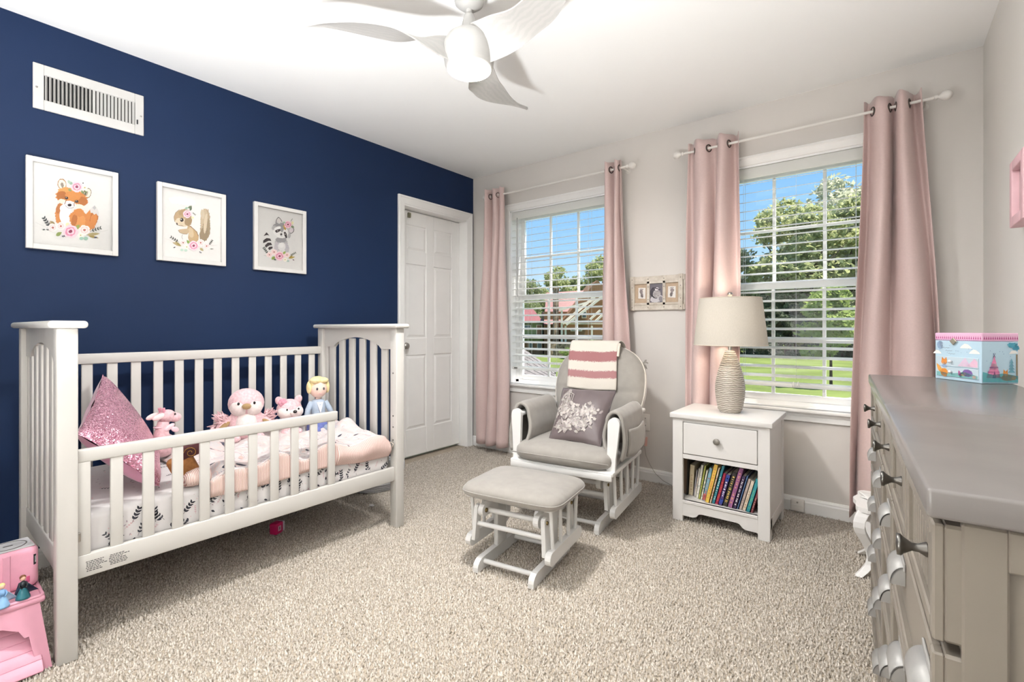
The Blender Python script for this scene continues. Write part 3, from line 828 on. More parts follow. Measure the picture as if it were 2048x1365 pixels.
SP = [Vector(c) - Vector((0.62, 0.50, 0.46)) for c in ((0.800, 0.368, 0.712), (0.215, 0.553, 0.866), (0.36, 0.700, 0.505), (0.842, 0.592, 0.480))]
SGN = 1 if Vector(cushion_fn(SP, .06, 1)(.5, .5)).z > Vector(cushion_fn(SP, .06, -1)(.5, .5)).z else -1
mb = MB(); mb.grid(cushion_fn(SP, 0.065, SGN), 40, 40); mb.build('sequin_face', sequin_mat(), pl)
mb = MB(); mb.grid(cushion_fn(SP, 0.080, -SGN), 40, 40); mb.build('satin_back', mat('pink_satin', '#e7a3c0', .35, ns=14, na=.06, bump=.1, bs=12, sheen=.4), pl)

# ---------------------------------------------------------------- small satchel
sb = thing('toy_satchel', (0.80, 0.685, MZ1), math.radians(-20), label='small brown suede toy satchel with maroon flap beside the pillow', cat='toy')
SUEDE = mat('tan_suede', '#a5703f', .9, ns=60, na=.25, bump=.3, bs=160); MAROON = mat('maroon_leather', '#4c1c22', .45, ns=30, na=.1)
mb = MB(); mb.box((0, 0, .062), (.05, .085, .115), RX(math.radians(24)), .012, 3); mb.build('bag_body', SUEDE, sb)
mb = MB(); mb.box((-.002, .010, .128), (.056, .096, .05), RX(math.radians(24)), .010, 3); mb.build('flap', MAROON, sb)
mb = MB(); mb.tube([(.0275, .020 + (.004 + .0011 * k) * math.cos(k * .55), .128 + (.004 + .0011 * k) * math.sin(k * .55)) for k in range(18)], .0011, 6)
mb.build('gold_scroll', mat('gold_thread', '#c79a4b', .4, .6, ns=80, na=.1), sb)

# ================================================================ SOFT TOYS
def fuzz(name, c, c2=None, b=.5): return mat(name, c, .95, ns=90, na=.07, bump=b, bs=260, spec=.1, sheen=.6, col2=c2)
PINKP = fuzz('pink_plush', '#eac7ca', '#ddb3b9'); PALEP = fuzz('pale_pink_plush', '#f6dad8'); CREAMP = fuzz('cream_plush', '#e9dcd8')
GOLDP = fuzz('gold_velour', '#ab8e66'); EYE = mat('shiny_black_bead', '#120e0e', .08, ns=20, na=.1)
ROSE = fuzz('rose_pink_felt', '#dc9cac')
def tuft(mb, c, d, n, ln, rg, r=.006):
    for _ in range(n):
        p = Vector(c) + Vector((rg.uniform(-1, 1), rg.uniform(-1, 1), rg.uniform(-1, 1))) * .022
        e = Vector(d) + Vector((rg.uniform(-1, 1), rg.uniform(-1, 1), rg.uniform(-1, 1))) * .55; e.normalize()
        mb.cyl(p, p + e * ln * rg.uniform(.6, 1.2), r, .0006, 5)
# toys face +x (towards the room), local x = front
ZQ = MZ1 + 0.028
def toy(name, x, y, rz, label, z=ZQ): return thing(name, (x, y, z), rz, label, 'soft toy', 'soft toys sitting in the crib')
# penguin
t = toy('plush_penguin', 0.30, 1.125, math.radians(-22), 'big pink plush penguin with furry wings and gold beak', ZQ - .005)
mb = MB(); mb.ell((0, 0, .085), (.075, .088, .095)); mb.ell((.055, .055, .022), (.045, .03, .022)); mb.ell((.055, -.055, .022), (.045, .03, .022)); mb.build('body', PINKP, t)
mb = MB(); mb.ell((0.004, 0, .195), (.078, .086, .078)); mb.build('head', PINKP, t)
mb = MB(); mb.ell((.022, 0, .090), (.064, .062, .074)); mb.build('belly', CREAMP, t)
mb = MB(); mb.ell((.021, -.026, .180), (.064, .052, .054)); mb.ell((.021, .026, .180), (.064, .052, .054)); mb.build('face_patch', CREAMP, t)
mb = MB(); mb.ell((.086, 0, .188), (.020, .022, .016)); mb.build('beak', GOLDP, t)
for s in (-1, 1): mb = MB(); mb.ell((.080, s * .036, .203), (.006, .006, .008), nu=12, nv=8); mb.build('eye', EYE, t)
for s in (-1, 1):
    rg = random.Random(20 + s)
    mb = MB(); mb.ell((.02, s * .098, .098), (.022, .022, .052), RX(s * math.radians(48))); tuft(mb, (.015, s * .105, .12), (.2, s * .6, .5), 90, .035, rg); tuft(mb, (.015, s * .125, .075), (.2, s * .8, -.5), 70, .03, rg)
    wing = mb.build('wing', PINKP, t)
    mb = MB(); mb.ell((.034, s * .100, .088), (.014, .014, .034), RX(s * math.radians(48))); mb.build('wing_lining', GOLDP, wing)
# fox with a flower
t = toy('plush_fox', 0.34, 1.335, math.radians(-12), 'pink plush fox with a felt rose on its ear', ZQ)
mb = MB(); mb.ell((0, 0, .05), (.05, .055, .06)); mb.ell((.05, .035, .015), (.035, .02, .016)); mb.ell((.05, -.035, .015), (.035, .02, .016)); mb.build('body', PINKP, t)
mb = MB(); mb.ell((0.005, 0, .135), (.058, .066, .056)); mb.build('head', PINKP, t)
mb = MB(); mb.ell((.026, -.022, .122), (.040, .046, .036)); mb.ell((.026, .028, .122), (.040, .040, .036)); mb.ell((.058, 0.008, .122), (.024, .022, .018)); mb.build('face_patch', CREAMP, t)
mb = MB(); mb.ell((.080, .010, .128), (.009, .011, .009), nu=12, nv=8); mb.build('nose', EYE, t)
for s in (-1, 1): mb = MB(); mb.ell((.061, s * .030 + .004, .139), (.005, .005, .006), nu=12, nv=8); mb.build('eye', EYE, t)
for s in (-1, 1): mb = MB(); mb.ell((-.002, s * .050, .183), (.012, .020, .026), RX(-s * math.radians(25))); mb.build('ear', PINKP, t)
mb = MB()
for k in range(6):
    q = k * PI / 3; mb.ell((.034, -.042 + .013 * math.cos(q), .178 + .013 * math.sin(q)), (.006, .011, .011), nu=10, nv=6)
mb.ell((.040, -.042, .178), (.007, .009, .009), nu=10, nv=6); mb.build('felt_rose', ROSE, t)
# giraffe
t = toy('plush_giraffe', 0.36, 0.735, math.radians(20), 'little pink plush giraffe with a satin neck ribbon', ZQ + .01)
mb = MB(); mb.ell((0, 0, .04), (.05, .058, .055)); mb.tube([(0, -.005, .05), (0.004, -.006, .10), (.008, 0, .15)], [.042, .028, .022], 14); mb.build('body', PINKP, t)
mb = MB(); mb.ell((.012, .012, .172), (.030, .036, .030)); mb.ell((.022, .042, .162), (.026, .026, .022)); mb.build('head', PINKP, t)
for s in (-1, 1): mb = MB(); mb.ell((.004 - s * .02, -.032, .176), (.009, .030, .013), RX(math.radians(14))); mb.build('ear', PALEP, t)
for s in (-1, 1): mb = MB(); mb.cyl((.008 + s * .012, -.006, .19), (.008 + s * .012, -.01, .212), .006, .007, 8); mb.build('horn', ROSE, t)
mb = MB(); mb.ell((.03, .012, .122), (.006, .026, .012), RX(.5)); mb.ell((.034, .034, .108), (.005, .020, .012), RX(-.5)); mb.tube([(.026 * math.cos(k * PI / 8), -.004 + .028 * math.sin(k * PI / 8), .125) for k in range(16)], .004, 6, closed=True)
mb.build('ribbon', mat('pink_ribbon', '#f3d3da', .35, ns=40, na=.04), t)
mb = MB(); mb.ell((.040, .030, .180), (.004, .004, .005), nu=10, nv=6); mb.build('eye', EYE, t)
for (y, z) in ((-.03, .05), (.01, .035), (.03, .06), (-.005, .075)): mb = MB(); mb.ell((.040, y, z), (.012, .013, .012), nu=10, nv=6); mb.build('spot', ROSE, t)
# rag doll (plain generic doll)
t = toy('rag_doll', 0.40, 1.475, math.radians(-14), 'blonde rag doll in a grey blue dress sitting by the guard rail end', ZQ)
SKIN = mat('doll_skin_fabric', '#f0cfc0', .8, ns=40, na=.02); HAIR = mat('doll_blonde_hair', '#ead9a4', .7, ns=50, na=.12, bump=.6, bs=70)
DRESS = mat('doll_blue_grey_dress', '#a9b7c8', .75, ns=60, na=.08, bump=.3, bs=120); SASH = mat('doll_violet_skirt', '#6a76b4', .75, ns=50, na=.15); BLOUSE = mat('doll_pale_blouse', '#e3dfe6', .75, ns=50, na=.04)
mb = MB(); mb.lathe([(.010, .03), (.046, .032), (.050, .055), (.040, .09), (.038, .115), (.042, .150), (.034, .172), (.015, .18), (0, .182)], 20, (0, 0, 0)); mb.build('bodice', DRESS, t)
mb = MB(); mb.lathe([(.0, .0), (.062, .002), (.060, .03), (.047, .075), (0.044, .08)], 20); mb.build('skirt', SASH, t)
mb = MB(); mb.prism([(-.018, .165), (.018, .165), (0, .105)], lambda a, b, k: (.030 + k + .012 * (1 - abs(a) / .018), a, b), 0, .008); mb.build('blouse', BLOUSE, t)
mb = MB(); mb.cyl((0, 0, .17), (0, 0, .20), .014, n=12); mb.ell((0.004, 0, .240), (.046, .047, .054)); mb.build('head', SKIN, t)
mb = MB(); mb.ell((-.012, 0, .252), (.052, .058, .058)); mb.ell((.020, -.018, .288), (.030, .032, .018)); mb.ell((.018, .022, .286), (.030, .030, .018)); mb.ell((0, -.050, .248), (.026, .013, .036)); mb.ell((0, .050, .246), (.026, .013, .036)); mb.ell((-.030, 0, .27), (.03, .035, .035)); mb.build('hair', HAIR, t)
for s in (-1, 1): mb = MB(); mb.ell((.046, s * .018, .242), (.004, .006, .008), nu=10, nv=8); mb.build('eye', mat('doll_eye_thread', '#4a4a50', .5, ns=40, na=.1), t)
mb = MB(); mb.tube([(.047, -.009, .214), (.0485, 0, .212), (.047, .009, .214)], .0012, 6); mb.build('mouth', ROSE, t)
for s in (-1, 1):
    mb = MB(); mb.tube([(0, s * .036, .162), (.012, s * .058, .125), (.030, s * .072, .085)], [.017, .015, .013], 12); ar = mb.build('arm', DRESS, t)
    mb = MB(); mb.ell((.036, s * .076, .074), (.012, .011, .015)); mb.build('hand', SKIN, ar)
    mb = MB(); mb.tube([(.03, s * .025, .018), (.09, s * .035, .018), (.13, s * .04, .02)], [.020, .018, .014], 12); lg = mb.build('leg', DRESS, t)
    mb = MB(); mb.ell((.138, s * .04, .026), (.018, .014, .022)); mb.build('shoe', SASH, lg)
mb = MB(); mb.ell((-.01, .105, .01), (.05, .05, .018)); mb.build('skirt_train', mat('doll_blue_velvet', '#3c58a6', .7, ns=40, na=.15, sheen=.5), t)
# ================================================================ GLIDER CHAIR AND OTTOMAN
GLW = mat('glider_white_paint', '#dddcda', 0.4, ns=6, na=0.015, bump=0.02, bs=80)
FAB = mat('grey_beige_microfiber', '#99948e', 0.9, ns=22, na=0.06, bump=0.12, bs=420, sheen=0.45, spec=0.2)
BOLT = mat('antique_brass_bolt', '#7c6a45', 0.4, 0.9, ns=60, na=0.1)
def rail_round(x, y0, y1, z0, z1, th, rf=0.5, rb=0.5):
    """plank on edge running front to back with rounded ends"""
    h = z1 - z0; pts = []
    for k in range(9):
        q = PI / 2 + PI * k / 8; pts.append((y0 + h * rf + h * rf * math.cos(q), (z0 + z1) / 2 + h / 2 * math.sin(q)))
    for k in range(9):
        q = -PI / 2 + PI * k / 8; pts.append((y1 - h * rb + h * rb * math.cos(q), (z0 + z1) / 2 + h / 2 * math.sin(q)))
    mb = MB(); mb.prism(pts, lambda a, b, t: (x + t, a, b), -th / 2, th / 2); return mb
def foot_rail(x, y0, y1, h, th):
    pts = [(y1, 0.004), (y1, h * .55)]
    for k in range(5): q = k / 4 * PI / 2; pts.append((y1 - .03 + .03 * math.cos(q), h * .55 + h * .45 * math.sin(q)))
    for k in range(5): q = PI / 2 + k / 4 * PI / 2; pts.append((y0 + .05 + .05 * math.cos(q), h * .4 + h * .6 * math.sin(q)))
    pts += [(y0, 0.004)]
    mb = MB(); mb.prism(pts, lambda a, b, t: (x + t, a, b), -th / 2, th / 2); return mb
def gliding_base(root, xb, xl, xs, yb0, yb1, ys0, ys1, ztop, zt, hfoot, nsp, post_w, link_y, zrail):
    th = 0.022
    for s in (-1, 1):
        foot_rail(s * xb, yb0, yb1, hfoot, 0.026).build('foot_rail', GLW, root)
        MB().span((s * xb - .011, -post_w / 2 + .01, hfoot * .5), (s * xb + .011, post_w / 2 + .01, ztop - .02), .004).build('centre_post', GLW, root)
        a = rail_round(s * (xb + .001), link_y[0] - .03, link_y[1] + .03, ztop - .055, ztop, .024).build('upper_rail', GLW, root)
        for ly, off in ((link_y[0], -.012), (link_y[1], .012)):
            mb = MB(); mb.prism([(-.020, .012), (-.010, .020), (.010, .020), (.020, .012), (.016, -1), (-.016, -1)],
                lambda p, q, t, ly=ly, off=off, s=s: ((s * xl) + t + s * .010 * (0 if q > 0 else 1), ly + p + (off if q < 0 else 0), ztop - .028 + (q if q > 0 else -(ztop - .028 - zrail - .004))), -.009, .009)
            ln = mb.build('hanging_link', GLW, root)
            MB().lathe([(.008, -.004), (.008, .004), (0, .005)], 10, (s * (xl + .012), ly, ztop - .028), 'X').build('bolt', BOLT, ln)
        MB().lathe([(.010, -.003), (.010, .003), (0, .004)], 10, (s * (xb - .0135), link_y[0], ztop - .028), 'X').build('bolt', BOLT, a)
        rail_round(s * xs, ys0, ys1, zrail - .028, zrail + .028, .026).build('swing_rail', GLW, root)
        for k in range(nsp):
            y = ys0 + .055 + (ys1 - ys0 - .11) * k / (nsp - 1)
            lean = .022 * (k - (nsp - 1) / 2)
            MB().cyl((s * xs, y, zrail + .024), (s * xs, y + lean * .6, zt), .0085, n=10).build('spindle', GLW, root)
    for y, z, r, x in ((yb0 + .055, hfoot * .62, .0105, xb), (yb1 - .055, hfoot * .62, .0105, xb), (link_y[0] + .025, ztop - .035, .0115, xb), (link_y[1] - .025, ztop - .035, .0115, xb), (link_y[0] - .004, zrail + .075, .0105, xl), (link_y[1] + .004, zrail + .075, .0105, xl)):
        MB().cyl((-x, y, z), (x, y, z), r, n=12).build('dowel', GLW, root)
def cushion_slab(w, d, z0, z1, round_=.45, n=44, crown=0.01, corner=5.0):
    """seat pad: superellipse outline with pillowed top and sides"""
    mb = MB(); rows = []
    H = (z1 - z0)
    prof = [(0.0, 0.0), (.5, 0.0), (.86, .02), (.95, .10), (.99, .26), (1.0, .46), (.99, .66), (.95, .83), (.86, .95), (.6, 1.0), (.3, 1.02), (0.0, 1.03)]
    for r, hh in prof:
        row = []
        for i in range(n):
            q = 2 * PI * i / n; c, s_ = math.cos(q), math.sin(q); e = 2 / corner
            x = math.copysign(abs(c) ** e, c) * w / 2 * r; y = math.copysign(abs(s_) ** e, s_) * d / 2 * r
            row.append((x, y, z0 + H * hh + (crown * (1 - r * r) if hh > .6 else 0)))
        rows.append(row)
    vs = [p for r in rows for p in r]; fs = []
    for j in range(len(prof) - 1):
        for i in range(n): fs.append((j * n + i, j * n + (i + 1) % n, (j + 1) * n + (i + 1) % n, (j + 1) * n + i))
    mb.add(vs, fs, True); return mb
# ---- ottoman
ott = thing('glider_ottoman', (1.662, 1.765, 0), math.radians(9), label='white gliding ottoman with grey padded top in front of the chair', cat='ottoman')
gliding_base(ott, .135, .165, .196, -.205, .19, -.175, .185, .285, .318, .058, 4, .085, (-.135, .135), .118)
mb = MB(); mb.span((-.21, -.165, .312), (.21, .165, .330), .004); mb.build('top_tray', GLW, ott)
o = cushion_slab(.490, .385, .314, .374, corner=6.5, crown=.014).build('cushion', FAB, ott)
MB().tube([(.245 * math.copysign(abs(math.cos(q)) ** .31, math.cos(q)), .1925 * math.copysign(abs(math.sin(q)) ** .31, math.sin(q)), .343) for q in [2 * PI * k / 64 for k in range(64)]], .0028, 6, closed=True).build('piping', FAB, ott)
# ---- chair
CH_O = Vector((1.592, 2.405, 0)); CH_R = math.radians(8)
ch = thing('glider_chair', CH_O, CH_R, label='white wooden glider chair with grey cushions between the windows', cat='chair')
gliding_base(ch, .175, .210, .262, -.225, .26, -.235, .285, .285, .345, .064, 5, .10, (-.175, .175), .128)
mb = MB(); mb.span((-.290, -.310, .338), (.290, .225, .360), .005); mb.build('seat_frame', GLW, ch)
mb = MB(); mb.span((-.285, -.318, .318), (.285, -.300, .352), .004); mb.build('front_apron', GLW, ch)
mb = cushion_slab(.575, .60, .358, .452, corner=5.5, crown=.014)
mb.v = [(x * (1 - .10 * smooth01((y + .12) / .2)), y - .035, z) for x, y, z in mb.v]
sc = mb.build('seat_cushion', FAB, ch)
MB().tube([(x * .285, -.333 + .010 * (1 - abs(x)) * 0, .405) for x in (-.96, -.5, 0, .5, .96)], .003, 6).build('seam', FAB, sc)
# shaped front arm posts (narrow at the seat, swelling to a rounded paddle)
for s in (-1, 1):
    pts = [(-.024, .34), (.020, .34), (.020, .42), (.026, .50), (.030, .575)]
    for k in range(9): q = k / 8 * PI; pts.append((.001 + .030 * math.cos(q), .592 + .032 * math.sin(q)))
    pts += [(-.029, .575), (-.026, .50), (-.024, .42)]
    mb = MB(); mb.prism(pts, lambda a, b, t, s=s: (s * (.268 + (b - .34) * .04) + a, -.262 + t + (b - .34) * .03, b), -.011, .011)
    mb.build('arm_post', GLW, ch)
    mb = MB(); mb.span((s * .282 - .024, -.25, .578), (s * .282 + .024, .255, .602), .008); mb.build('arm_rail', GLW, ch)
    MB().cyl((s * .275, .20, .35), (s * .285, .24, .59), .012, n=12).build('arm_spindle', GLW, ch)
    # padded sleeve saddled over the arm, with a side pocket
    rg = random.Random(40 + s)
    def sleeve(u, v, s=s):
        # u along the arm, v round it: inner hem -> over the top -> outer hem
        y = -.225 + .365 * u
        a = (v - .5) * 2                       # -1 inner .. 1 outer
        if abs(a) < .35:
            q = a / .35 * PI / 2; x = .058 * math.sin(q); z = .600 + .058 * math.cos(q) - .01
        else:
            k = (abs(a) - .35) / .65; dr = (.195 if a > 0 else .165)
            x = math.copysign(.058 + .022 * math.sin(PI * k) - .008 * k, a); z = .590 - dr * k
        x += .008 * math.sin(9 * y + 5 * v + s) * abs(a); z += .010 * math.sin(7 * u + s) * abs(a)
        y += .014 * math.sin(6 * v + s) + .03 * (abs(a) ** 2) * (u - .5)
        return (s * (.279 + x * (.60 if x > 0 else .85)), y, z)
    mb = MB(); mb.grid(sleeve, 26, 34); sl = mb.build('arm_sleeve', FAB, ch); solid(sl, .017, 0)
    def pocket(u, v, s=s):
        p = sleeve(.12 + .76 * u, .735 + .24 * v); return (p[0] + s * (.014 + .012 * math.sin(PI * u) * (1 - v)), p[1], p[2])
    mb = MB(); mb.grid(pocket, 16, 10); pk = mb.build('pocket', FAB, sl); solid(pk, .007, 0)
# back: white frame board, cushion
def back_w(v): 
    if v < .55: return .238 + .052 * smooth01(v / .5)
    k = (v - .55) / .45; return .290 * max(0.0, 1 - k ** 2.6) ** .5
def back_pt(x, v, off):
    z = .425 + .545 * v; y = .205 + .185 * v
    n = Vector((0, -.93, .30)).normalized()
    return Vector((x, y, z)) + n * off
def back_front(u, v):
    v = 1 - (1 - v) ** 1.35
    a = 2 * u - 1; w = back_w(min(v, .9985)); k = max(0.0, 1 - abs(a) ** 3.2) ** .5
    e = smooth01(v / .06) * smooth01((1 - v) / .10)
    roll = .010 * math.cos(PI * (v - .52) / .48) if abs(v - .5) < .48 else 0
    return back_pt(a * w, v, .068 * k * e - .012 * math.exp(-((v - .46) / .025) ** 2) * k + .004 * math.sin(8 * a + 5 * v))
mb = MB(); mb.grid(back_front, 34, 40); bc = mb.build('back_cushion', FAB, ch)
def back_rear(u, v):
    p = back_front(u, v); vv = 1 - (1 - v) ** 1.35; a = 2 * u - 1
    return back_pt(a * back_w(min(vv, .9985)), vv, -.018 * max(0.0, 1 - a ** 4) ** .5 * smooth01(vv / .06) * smooth01((1 - vv) / .1))
mb = MB(); mb.grid(back_rear, 30, 36); mb.build('cushion_rear', FAB, bc)
edge = [back_pt(s * back_w(v), v, .0) for s, vs in ((-1, [k / 20 for k in range(1, 20)]), (1, [k / 20 for k in range(19, 0, -1)])) for v in vs]
MB().tube([p + Vector((0, 0, 0)) for p in edge], .0045, 8).build('piping', mat('pale_grey_piping', '#cfc7bd', .8, ns=60, na=.05), bc)
mb = MB(); pts = []
for v in [k / 24 for k in range(25)]: pts.append((back_w(min(v, .9985)) * .985 + .004, v))
poly = [(a, b) for a, b in pts] + [(-a, b) for a, b in reversed(pts)]
mb.prism(poly, lambda a, b, t: back_pt(a, b, t), -.042, -.022); mb.build('back_frame', GLW, ch)
for s in (-1, 1): MB().cyl((s * .20, .235, .345), (s * .215, .215, .47), .014, n=10).build('back_post', GLW, ch)
mb = MB(); b0 = back_pt(.262, .80, -.012)
for dx_, dz_ in ((.018, .020), (.028, .0), (.010, -.045), (.020, -.036)): mb.tube([b0, b0 + Vector((dx_ * .6, .008, dz_ * .5 + .006)), b0 + Vector((dx_, .012, dz_))], [.003, .006, .003], 6)
mb.build('tie_bow', FAB, ch)
# ---- throw blanket over the chair back
def blanket_mat():
    m = bpy.data.materials.new('woven_striped_throw'); m.use_nodes = True
    n = m.node_tree.nodes; l = m.node_tree.links; b = n['Principled BSDF']
    uv = n.new('ShaderNodeAttribute'); uv.attribute_name = 'run'
    nz = n.new('ShaderNodeTexNoise'); nz.inputs['Scale'].default_value = 140; tc = n.new('ShaderNodeTexCoord'); l.new(tc.outputs['Object'], nz.inputs['Vector'])
    ad = n.new('ShaderNodeMath'); ad.operation = 'MULTIPLY_ADD'; ad.inputs[1].default_value = .045; l.new(nz.outputs['Fac'], ad.inputs[0]); l.new(uv.outputs['Fac'], ad.inputs[2])
    cr = n.new('ShaderNodeValToRGB'); cr.color_ramp.interpolation = 'LINEAR'; e = cr.color_ramp.elements
    W_, R1, R2 = '#d0c9bf', '#9b6c6d', '#a47879'
    e[0].position = 0; e[0].color = lin(W_) + (1,); e[1].position = 1; e[1].color = lin(W_) + (1,)
    for p, c in ((.335, W_), (.345, '#d9b3ae'), (.385, '#d9b3ae'), (.395, W_), (.600, W_), (.612, R1), (.712, R1), (.724, W_), (.815, W_), (.827, R2), (.895, R2), (.907, W_)):
        k = e.new(p); k.color = lin(c) + (1,)
    l.new(ad.outputs[0], cr.inputs[0]); l.new(cr.outputs[0], b.inputs['Base Color'])
    b.inputs['Roughness'].default_value = .95; b.inputs['Specular IOR Level'].default_value = .1; b.inputs['Sheen Weight'].default_value = .3
    n2 = n.new('ShaderNodeTexNoise'); n2.inputs['Scale'].default_value = 320; l.new(tc.outputs['Object'], n2.inputs['Vector'])
    bp = n.new('ShaderNodeBump'); bp.inputs['Strength'].default_value = .5; bp.inputs['Distance'].default_value = .002; l.new(n2.outputs['Fac'], bp.inputs['Height']); l.new(bp.outputs[0], b.inputs['Normal'])
    return m
bl = thing('throw_blanket', CH_O + Vector((0, 0, 0)), CH_R, label='cream throw with red woven stripes draped over the chair back', cat='blanket')
nu, nv = 26, 60
def blank(u, v):
    x = -.185 + .318 * u + .006 * math.sin(8 * v)
    # v 0 = back hem, .42 = crest, 1 = front hem
    if v < .36:
        k = v / .36; vv = .60 + .36 * k; off = -.050 - .004
    elif v < .50:
        k = (v - .36) / .14; q = PI * k
        off = -.054 + (.135) * (.5 - .5 * math.cos(q)); vv = .96 + .055 * math.sin(q)
    else:
        k = (v - .5) / .5; vv = .96 - .50 * k; off = .081 + .004 * math.sin(5 * v + 12 * u)
        off += .006 * math.sin(PI * k)
    sag = .012 * math.cos(PI * (u - .5)) if v > .5 else 0
    p = back_pt(x, vv, off); p.z -= sag * .6
    return p
mb = MB(); mb.grid(blank, nu, nv); me = mb.mesh('cloth'); me.materials.append(blanket_mat())
at = me.attributes.new('run', 'FLOAT', 'POINT')
at.data.foreach_set('value', [j / nv for j in range(nv + 1) for i in range(nu + 1)])
o = link('cloth', me, None, bl); solid(o, .006, 1)
mb = MB(); rg = random.Random(3)
for k in range(12):
    v = .50 + k * .012; p = Vector(blank(1.0, v)); mb.ell(p + Vector((.006, -.004, 0)), (.009, .008, .006), nu=8, nv=6)
mb.build('fringe', mat('cream_fringe', '#ddd3c6', .95, ns=120, na=.1), bl)
# ---- decorative cushion
tp = thing('decorative_cushion', CH_O, CH_R, label='taupe satin cushion embroidered with a pale tree on the chair', cat='pillow')
PC = [(-.115, -.185, .455), (.190, -.205, .455), (.200, .020, .722), (-.125, .035, .716)]
TAUPE = mat('taupe_satin', '#675c5d', .38, ns=10, na=.08, bump=.12, bs=9, sheen=.3)
cf = cushion_fn(PC, .062, 1); cb = cushion_fn(PC, .050, -1)
front_is = 1 if (Vector(cf(.5, .5)).y < Vector(cb(.5, .5)).y) else 0
if not front_is: cf, cb = cushion_fn(PC, .062, -1), cushion_fn(PC, .050, 1)
mb = MB(); mb.grid(cf, 34, 34); mb.build('front', TAUPE, tp)
mb = MB(); mb.grid(cb, 30, 30); mb.build('rear', TAUPE, tp)
ring = [cf(k / 16, 0) for k in range(16)] + [cf(1, k / 16) for k in range(16)] + [cf(1 - k / 16, 1) for k in range(16)] + [cf(0, 1 - k / 16) for k in range(16)]
MB().tube(ring, .0035, 6, closed=True).build('cord_trim', mat('dark_cord', '#4a4244', .6, ns=300, na=.3), tp)
art = Art(33); R_ = art.r
PALE = ['#aaa39e', '#99918d', '#b5aea9', '#8b8380']
for (a, b, rx, ry, n_) in ((.20, .62, .15, .14, 40), (.27, .47, .22, .12, 50), (.50, .42, .24, .14, 70), (.72, .52, .18, .11, 46), (.45, .26, .26, .12, 60), (.30, .20, .20, .10, 40), (.62, .28, .16, .08, 30)):
    for k in range(n_):
        x = a + R_.gauss(0, .5) * rx; y = b + R_.gauss(0, .5) * ry
        if .05 < x < .93 and .06 < y < .94: art.blob(x, y, R_.uniform(.018, .050), R_.uniform(.012, .028), R_.choice(PALE), R_.uniform(0, 180), .3, 12)
for k in range(16):
    x = R_.uniform(.10, .34); art.stroke([(x, R_.uniform(.55, .7)), (x + R_.uniform(-.05, .05), R_.uniform(.72, .80)), (.20 + R_.uniform(-.05, .05), R_.uniform(.82, .95))], .012, R_.choice(PALE))
art.build('embroidery', lambda a, b, h: cf(a, b, .0016 + h), tp, step=0.00001)
# ================================================================ NIGHTSTAND, LAMP, BOOKS
NX0, NX1, NY0, NY1, NH = 2.032, 2.520, 2.662, 3.075, 0.600
ns_ = thing('nightstand', ((NX0 + NX1) / 2, (NY0 + NY1) / 2, 0), label='white nightstand with one drawer and an open book shelf', cat='nightstand')
NSW = mat('nightstand_white_paint', '#dedbd8', 0.4, ns=6, na=0.012, bump=0.02, bs=70)
def nb(mb, name, m=NSW, par=None):
    o = mb.build(name, m, par or ns_); o.location = (-(NX0 + NX1) / 2, -(NY0 + NY1) / 2, 0) if par is None else (0, 0, 0); return o
nb(MB().span((NX0 - .012, NY0 - .014, NH - .026), (NX1 + .012, NY1 + .006, NH), .003), 'top')
L = .056
for xa, xb in ((NX0, NX0 + L), (NX1 - L, NX1)):
    nb(MB().span((xa, NY0, 0.002), (xb, NY0 + .022, NH - .026), .002, 1), 'front_leg')
    nb(MB().span((xa if xa == NX0 else xb - .022, NY1 - L, 0.002), (xa + .022 if xa == NX0 else xb, NY1, NH - .026), .002, 1), 'rear_leg')
for s, x in ((0, NX0), (1, NX1)):
    a, b = (x, x + .012) if s == 0 else (x - .012, x)
    nb(MB().span((a + (.004 if s == 0 else 0), NY0 + .022, .06), (b - (.004 if s == 1 else 0), NY1 - L + .01, NH - .026)), 'side_panel')
    nb(MB().span((a, NY0 + .020, .055), (b, NY1 - L + .01, .11), .002, 1), 'side_rail')
    nb(MB().span((x - .0 if s == 0 else x - .022, NY0 + .001, 0.002), (x + .022 if s == 0 else x, NY0 + L, NH - .027), .002, 1), 'leg_return')
nb(MB().span((NX0 + .012, NY1 - .012, .08), (NX1 - .012, NY1 - .004, NH - .026)), 'back_panel')
nb(MB().span((NX0 + .012, NY0 + .004, .352), (NX1 - .012, NY1 - .012, .376)), 'drawer_divider')
nb(MB().span((NX0 + L, NY0 + .003, NH - .046), (NX1 - L, NY0 + .02, NH - .026)), 'top_rail')
nb(MB().span((NX0 + .012, NY0 + .004, .105), (NX1 - .012, NY1 - .012, .122)), 'shelf')
# drawer
nb(MB().span((NX0 + L + .003, NY0 + .001, .380), (NX1 - L - .003, NY0 + .018, NH - .049), .002, 1), 'drawer')
nb(MB().lathe([(.006, 0), (.006, -.012), (.010, -.016), (.0165, -.019), (.0170, -.025), (.014, -.028), (0, -.0285)], 24, ((NX0 + NX1) / 2 - .005, NY0 + .001, .472), 'Y'), 'drawer_knob', mat('satin_pewter', '#8f8a83', .5, .6, ns=50, na=.05))
# shaped apron
xa, xb = NX0 + L, NX1 - L
pts = [(xa, .105), (xa, .035)] + [(xa + .055, .035), (xa + .072, .042), (xa + .085, .058), (xa + .10, .062), (xb - .10, .062), (xb - .085, .058), (xb - .072, .042), (xb - .055, .035)] + [(xb, .035), (xb, .105)]
mb = MB(); mb.prism(pts, lambda a, b, t: (a, NY0 + t, b), .002, .018); nb(mb, 'apron')
nb(MB().span((xa, NY0 - .002, .105), (xb, NY0 + .02, .122), .002, 1), 'shelf_edge')

